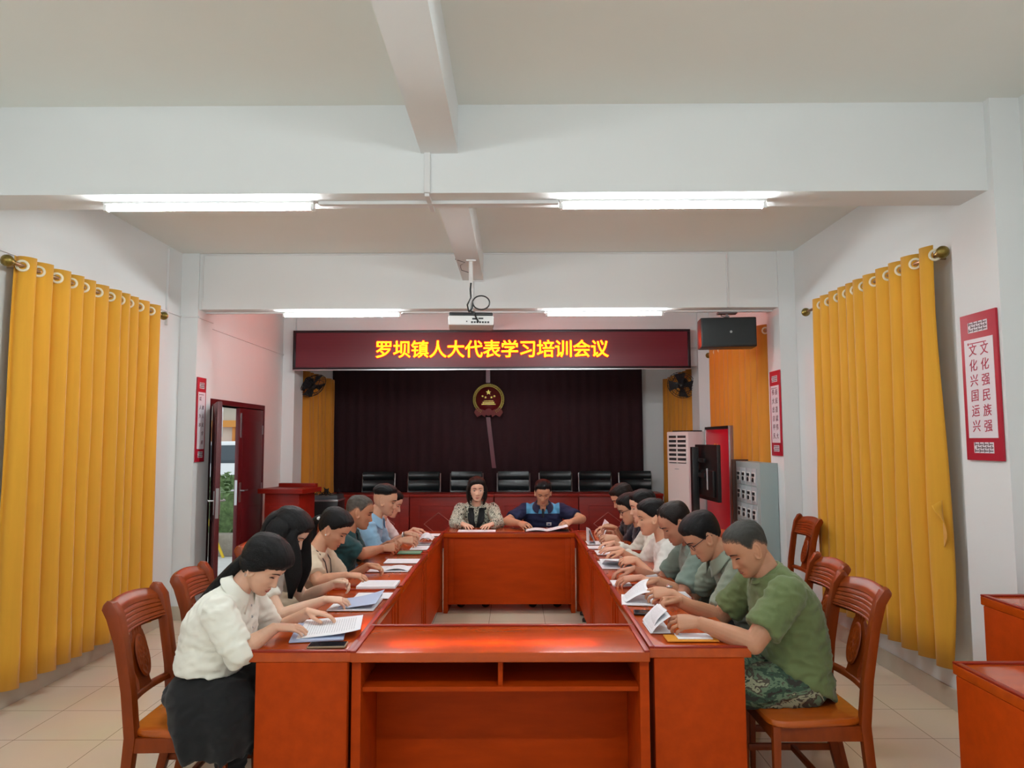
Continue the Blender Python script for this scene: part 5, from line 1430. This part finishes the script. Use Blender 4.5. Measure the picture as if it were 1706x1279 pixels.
# ---- right row, from the camera
M_OLIVE = cloth('olive_tshirt', (98, 112, 68), var=0.06)
person('man in an olive T-shirt and camouflage trousers reading, nearest on the right', 1.275, 3.34, pi, (1.068, 3.33, 1.122),
       dict(R=((0.725, 3.545, 0.83), hp(FIST, dir=8, dz=0.05)), L=((0.735, 3.22, 0.815), hp(HOLD, dir=6, dz=0.03, ez=0.755))), pitch=33, yaw=10, roll=0, bulk=1.08, shoulders=1.1, skin_c=(192, 138, 108), shirt=M_OLIVE, sleeve=0.75,
       sleeve_r=1.12, hair='crop', hair_m=M_HAIRC, trousers=M_CAMO, voxel=0.0033, thigh=1.24, seed=9, nb=(0.085, 0.105), face=(1.04, 1.0, 1.05), collar=(0.5, 0.004, 0.012), hump=0.06, hem=0.1, hemtilt=0.13)
def ex_watch(c):
    spectacles(c)
    w = c['L']((0.815, 3.855, 0.815)); b = MB()
    b.tube([w + Vector((0, 0.034 * cos(a), 0.029 * sin(a))) for a in [2 * pi * k / 20 for k in range(20)]], [(0.004, 0.011)] * 20, 8, closed=True)
    b.ball(w + Vector((0, 0.02, 0.028)), (0.017, 0.017, 0.007), 14, 8)
    b.build('wrist_watch', M_SILVER, c['t'], smooth=60, label='silver wrist watch')
person('man in black spectacles and a grey green polo, second on the right', 1.36, 3.95, pi, (1.022, 3.93, 1.092),
       dict(R=((0.735, 4.13, 0.81), hp(HOLD, dir=8)), L=((0.745, 3.82, 0.815), hp(HOLD, dir=4, dz=0.04))), pitch=36, yaw=4, skin_c=(204, 150, 120), shirt=cloth('grey_green_polo', (132, 140, 124)), sleeve=0.75,
       hair='full', hair_m=M_HAIRB, collar=(22, 0.03, 0.03), voxel=0.0036, seed=10, nb=(0.10, 0.105), extras=ex_watch, hump=0.055)
person('balding dark haired man in a grey green shirt, third on the right', 1.185, 4.45, pi, (0.985, 4.42, 1.108),
       dict(R=((0.665, 4.55, 0.80), hp(REST, dir=6)), L=((0.655, 4.28, 0.80), hp(REST, dir=6))), pitch=32, yaw=4, skin_c=(196, 138, 112), shirt=cloth('sage_shirt', (118, 134, 124)), sleeve=0.75,
       hair='reced', hair_m=M_HAIRD, voxel=0.0042, seed=11, nb=(0.10, 0.11), hump=0.055, knees=((0.38, -0.18, 0.525), (0.38, -0.03, 0.525)))
def bun(mb, M, H):
    mb.ball(M @ Vector((-0.125, 0, -0.01)), (0.04, 0.045, 0.045), 16, 10)
    lock(mb, [M @ Vector((-0.10, 0, 0.02)), M @ Vector((-0.13, 0, -0.03)), M @ Vector((-0.125, 0, -0.09)), M @ Vector((-0.11, 0, -0.13))], 0.04, 0.03)
def ex_clip(c):
    M = c['MH']; b = MB(); b.box(-0.035, -0.029, 0.082, 0.092, 0.0, 0.055, M)
    b.build('hair_clip', M_SILVER, c['t'], label='silver hair clip')
W_WHITE = cloth('white_blouse', (232, 230, 224), var=0.03)
person('woman in a white short sleeved top with a silver hair clip, fourth on the right', 1.175, 5.02, pi, (0.948, 5.0, 1.083),
       dict(R=((0.70, 5.24, 0.80), hp(REST, dir=8)), L=((0.735, 4.85, 0.81), hp(HOLD, dir=6))), pitch=10, yaw=2, male=False, bulk=1.08, shoulders=1.08, skin_c=(216, 160, 130), shirt=W_WHITE, sleeve=0.75, sleeve_r=1.2,
       hair='tied', hair_m=M_HAIRB, hair_fn=bun, extras=ex_clip, voxel=0.0042, seed=12, nb=(0.075, 0.14))
person('woman in a long sleeved white blouse, fifth on the right', 1.175, 5.58, pi, (0.985, 5.55, 1.108),
       dict(R=((0.70, 5.70, 0.80), hp(REST, dir=8)), L=((0.695, 5.42, 0.80), hp(FLAT, dir=6))), pitch=12, male=False, skin_c=(226, 176, 150), shirt=cloth('ivory_blouse', (228, 226, 214), var=0.03), sleeve=1.75, sleeve_r=1.1,
       hair='tied', hair_m=M_HAIRB, hair_fn=bun, voxel=0.0045, seed=13, nb=(0.08, 0.14), knees=((0.38, 0.10, 0.525), (0.38, 0.24, 0.525)))
person('man in navy with thin spectacles holding up papers, sixth on the right', 1.175, 6.06, pi, (0.965, 6.03, 1.040),
       dict(R=((0.80, 6.26, 0.87), hp(HOLD, dir=2, dz=0.3)), L=((0.755, 5.97, 0.81), hp(HOLD, dir=4, dz=0.05))), pitch=20, yaw=2, skin_c=(210, 160, 130), shirt=cloth('navy_shirt', (16, 20, 40)), sleeve=0.75,
       hair='full', hair_m=M_HAIRB, voxel=0.0045, seed=14, nb=(0.09, 0.125), extras=lambda c: spectacles(c))
person('dark haired person in black at the far end of the right row', 1.175, 6.60, pi, (0.985, 6.58, 1.085),
       dict(R=((0.80, 6.74, 0.80), hp(REST, dir=8)), L=((0.79, 6.46, 0.80), hp(REST, dir=8))), pitch=28, skin_c=(206, 156, 128), shirt=cloth('black_shirt', (18, 20, 28)), sleeve=0.75,
       hair='full', hair_m=M_HAIRD, voxel=0.005, seed=15, nb=(0.09, 0.125))
# ================================================================ papers, phones and pens on the tables
ZT = TABLE_TOP + 0.0005
def page_mesh(fn, th, m, name, nu=17, nv=17):
    mb = MB().sheet(nu, nv, fn, th)
    me = mb.mesh(name, m, smooth=60)
    uv = me.uv_layers.new(name='UVMap'); N = nu * nv
    for lp in me.loops:
        i = lp.vertex_index % N
        uv.data[lp.index].uv = ((i % nu) / (nu - 1), (i // nu) / (nv - 1))
    return me
PG = 'papers spread on the conference tables'
def paper(label, x, y, face, w=0.21, l=0.297, th=0.004, m=None, lift=None, name='document', z=0.0, cat='papers', rz=0.0):
    """face +1: read from the left row (looking to +x); -1 from the right row; 'c' from the far table. lift(u, v) raises or shifts the sheet"""
    a = {1: 0.0, -1: pi, 'c': radians(-90)}[face] + rz
    t = thing(name, label, cat, (x, y, ZT + z), a, PG)
    def fn(u, v):
        p = Vector(((v - 0.5) * l, (0.5 - u) * w, th))
        if lift: p = p + Vector(lift(u, v))
        return p
    obj('sheet', page_mesh(fn, th, m or M_PRINT, 'sheet'), t)
    return t
def sub(t, fn, m=None, th=0.0012, name='page'):
    obj(name, page_mesh(fn, th, m or M_PRINT, name), t)
M_BLUEP = mat('pale_blue_cover', (176, 190, 220), 0.6)
M_YELC = mat('orange_yellow_cover', (226, 150, 44), 0.5)
M_GREENC = mat('green_cover', (96, 150, 120), 0.6)
# left row
t = paper('large printed sheet read by the cream shirted woman', -0.868, 3.36, 1, w=0.34, l=0.26, th=0.0015, rz=radians(10),
          lift=lambda u, v: (0.02 * v, 0, 0.004 + 0.03 * v * (0.4 + 0.6 * u) * (1 - 0.3 * sin(pi * v))))
paper('blue edged booklet under the sheet of the cream shirted woman', -0.895, 3.31, 1, w=0.32, l=0.23, th=0.006, m=M_BLUEP, rz=radians(10), name='booklet', cat='booklet')
t = paper('pale blue booklet with a curled page before the long haired woman', -0.85, 3.84, 1, w=0.27, l=0.24, th=0.006, name='booklet', cat='booklet')
sub(t, lambda u, v: Vector(((v - 0.35) * 0.2, (0.5 - u) * 0.25, 0.010 + 0.045 * v ** 1.5 - 0.02 * v * v * u)), M_BLUEP)
paper('blank white sheet beside the pen of the long haired woman', -0.80, 4.06, 1, w=0.15, l=0.20, th=0.002, m=M_PAPER)
t = thing('pen', 'black pen on the white sheet near the long haired woman', 'pen', (-0.765, 4.00, ZT + 0.011), radians(80))
MB().tube([(-0.07, 0, 0), (0.045, 0, 0)], 0.0085, 12).build('barrel', M_BLACK, t)
MB().tube([(0.045, 0, 0), (0.065, 0, 0), (0.072, 0, 0)], [0.0085, 0.005, 0.001], 12).build('tip', M_SILVER, t)
MB().tube([(-0.07, 0, 0.008), (-0.03, 0, 0.0105)], [(0.003, 0.0015)] * 2, 6).build('clip', M_SILVER, t)
paper('thick stack of printed papers before the lanyard woman', -0.825, 4.34, 1, w=0.19, l=0.23, th=0.014)
t = paper('white form with a pen loop beside the lanyard woman', -0.86, 4.88, 1, w=0.20, l=0.29, th=0.005)
sub(t, lambda u, v: Vector(((v - 0.1) * 0.16, (0.4 - u) * 0.14, 0.006 + 0.014 * sin(pi * v))), M_PAPER)
paper('single white page in front of the grey haired man', -0.82, 5.20, 1, w=0.18, l=0.24, th=0.003, m=M_PAPER)
paper('green notebook beside the grey haired man', -0.82, 5.58, 1, w=0.12, l=0.18, th=0.008, m=M_GREENC, name='notebook', cat='notebook')
paper('printed pages beneath the hands of the light blue shirted man', -0.775, 5.82, 1, w=0.19, l=0.14, th=0.006)
t = paper('curled white pages held by the light blue shirted man', -0.775, 6.08, 1, w=0.18, l=0.12, th=0.003)
sub(t, lambda u, v: Vector((-0.05 + 0.10 * v + 0.012 * sin(pi * u), (0.5 - u) * 0.2, 0.006 + 0.075 * sin(pi * (0.12 + 0.62 * v)) - 0.02 * u)), M_PRINT)
sub(t, lambda u, v: Vector((-0.02 + 0.10 * v, (0.5 - u) * 0.2, 0.006 + 0.055 * sin(pi * (0.1 + 0.7 * v)))), M_PRINT)
paper('white paper at the far end of the left row tables', -0.80, 6.62, 1, w=0.16, l=0.2, th=0.003, m=M_PAPER)
def phone(label, x, y, rz, m):
    t = thing('mobile_phone', label, 'phone', (x, y, ZT), rz, 'phones lying on the tables')
    MB().box(-0.08, 0.08, -0.038, 0.038, 0.0, 0.009).build('case', m, t, bevel=0.0035, seg=3)
    MB().box(-0.076, 0.076, -0.0345, 0.0345, 0.0088, 0.0094).build('screen', mat('phone_glass', (20, 22, 30), 0.08) if 'phone_glass' not in bpy.data.materials else bpy.data.materials['phone_glass'], t)
phone('phone with a bronze rim near the cream shirted woman', -0.800, 3.085, radians(3), mat('bronze_case', (150, 128, 100), 0.35))
phone('black phone between the olive shirted man and the spectacled man', 0.672, 3.635, radians(-8), M_BLACK)
# far table
paper('flat white papers under the hands of the tweed woman', -0.37, 6.875, 'c', w=0.36, l=0.16, th=0.006, m=M_PAPER)
t = paper('open book with a black cover held by the man in navy', 0.30, 6.90, 'c', w=0.42, l=0.20, th=0.005, m=M_BLACK, name='open_book', cat='book')
sub(t, lambda u, v: Vector(((v - 0.5) * 0.19, 0.20 * (1 - u) + 0.0, 0.007 + 0.010 * sin(pi * u) + 0.045 * (1 - u) ** 2 )), M_PRINT, name='raised_page')
sub(t, lambda u, v: Vector(((v - 0.5) * 0.19, -0.20 * u, 0.007 + 0.012 * sin(pi * u))), M_PRINT, name='flat_page')
# right row
t = paper('folded printed papers held by the olive shirted man', 0.655, 3.37, -1, w=0.20, l=0.10, th=0.002)
sub(t, lambda u, v: Vector((0.045 - 0.085 * v + 0.012 * sin(pi * v), (0.5 - u) * 0.24, 0.005 + 0.075 * v)), M_PRINT)
sub(t, lambda u, v: Vector((0.03 - 0.06 * v + 0.018 * sin(pi * v), (0.42 - u) * 0.22, 0.005 + 0.095 * v - 0.02 * u)), M_PRINT)
paper('orange yellow booklet beneath the arms of the olive shirted man', 0.765, 3.185, -1, w=0.10, l=0.22, th=0.005, m=M_YELC, name='booklet', cat='booklet')
paper('white card lying on the orange booklet', 0.78, 3.20, -1, w=0.09, l=0.15, th=0.002, m=M_PAPER, z=0.006)
t = paper('printed sheets fanned before the man with the silver watch', 0.66, 3.93, -1, w=0.25, l=0.17, th=0.004, rz=radians(-8))
sub(t, lambda u, v: Vector((0.06 - 0.13 * (1 - v) + 0.02 * sin(pi * u), (0.5 - u) * 0.21 - 0.02, 0.008 + 0.085 * sin(pi * 0.5 * (1 - v)) * (0.65 + 0.35 * u))), M_PRINT)
paper('long white sheet under the forearms of the man with the silver watch', 0.85, 4.03, -1, w=0.15, l=0.22, th=0.010, m=M_PAPER)
paper('small white pad before the balding man', 0.635, 4.37, -1, w=0.14, l=0.11, th=0.010, m=M_PAPER)
paper('folded tissue beside the forearm of the balding man', 0.84, 4.62, -1, w=0.09, l=0.12, th=0.012, m=M_PAPER)
t = paper('open booklet with raised pages before the woman with a hair clip', 0.695, 5.02, -1, w=0.30, l=0.22, th=0.004, name='open_book', cat='book')
sub(t, lambda u, v: Vector(((v - 0.5) * 0.24 - 0.03, 0.17 * (1 - u) - 0.02, 0.006 + 0.055 * (1 - u) ** 0.8 * (0.6 + .4 * v))), M_PAPER, name='raised_page')
sub(t, lambda u, v: Vector(((v - 0.5) * 0.20 , -0.15 * u - 0.02, 0.006 + 0.02 * sin(pi * u))), M_PRINT, name='flat_page')
paper('white pages under the hands of the long sleeved woman', 0.70, 5.55, -1, w=0.2, l=0.16, th=0.005, m=M_PAPER)
t = paper('upright curled pages held by the man in navy and spectacles', 0.67, 6.08, -1, w=0.2, l=0.14, th=0.003)
sub(t, lambda u, v: Vector((0.06 - 0.015 * sin(pi * u), (0.5 - u) * 0.20, 0.006 + 0.115 * v)), M_PRINT)
sub(t, lambda u, v: Vector((0.0 + 0.05 * v, (0.5 - u) * 0.19, 0.006 + 0.125 * v - 0.04 * u * v)), M_PRINT)
t = paper('wide printed sheet held up at the far end of the right row', 0.80, 6.52, -1, w=0.24, l=0.10, th=0.002)
sub(t, lambda u, v: Vector((0.02 - 0.05 * v, (0.5 - u) * 0.30, 0.005 + 0.13 * v)), M_PRINT)
paper('white leaflet near the inner edge of the right row, by the man in navy', 0.655, 5.83, -1, w=0.14, l=0.14, th=0.004)
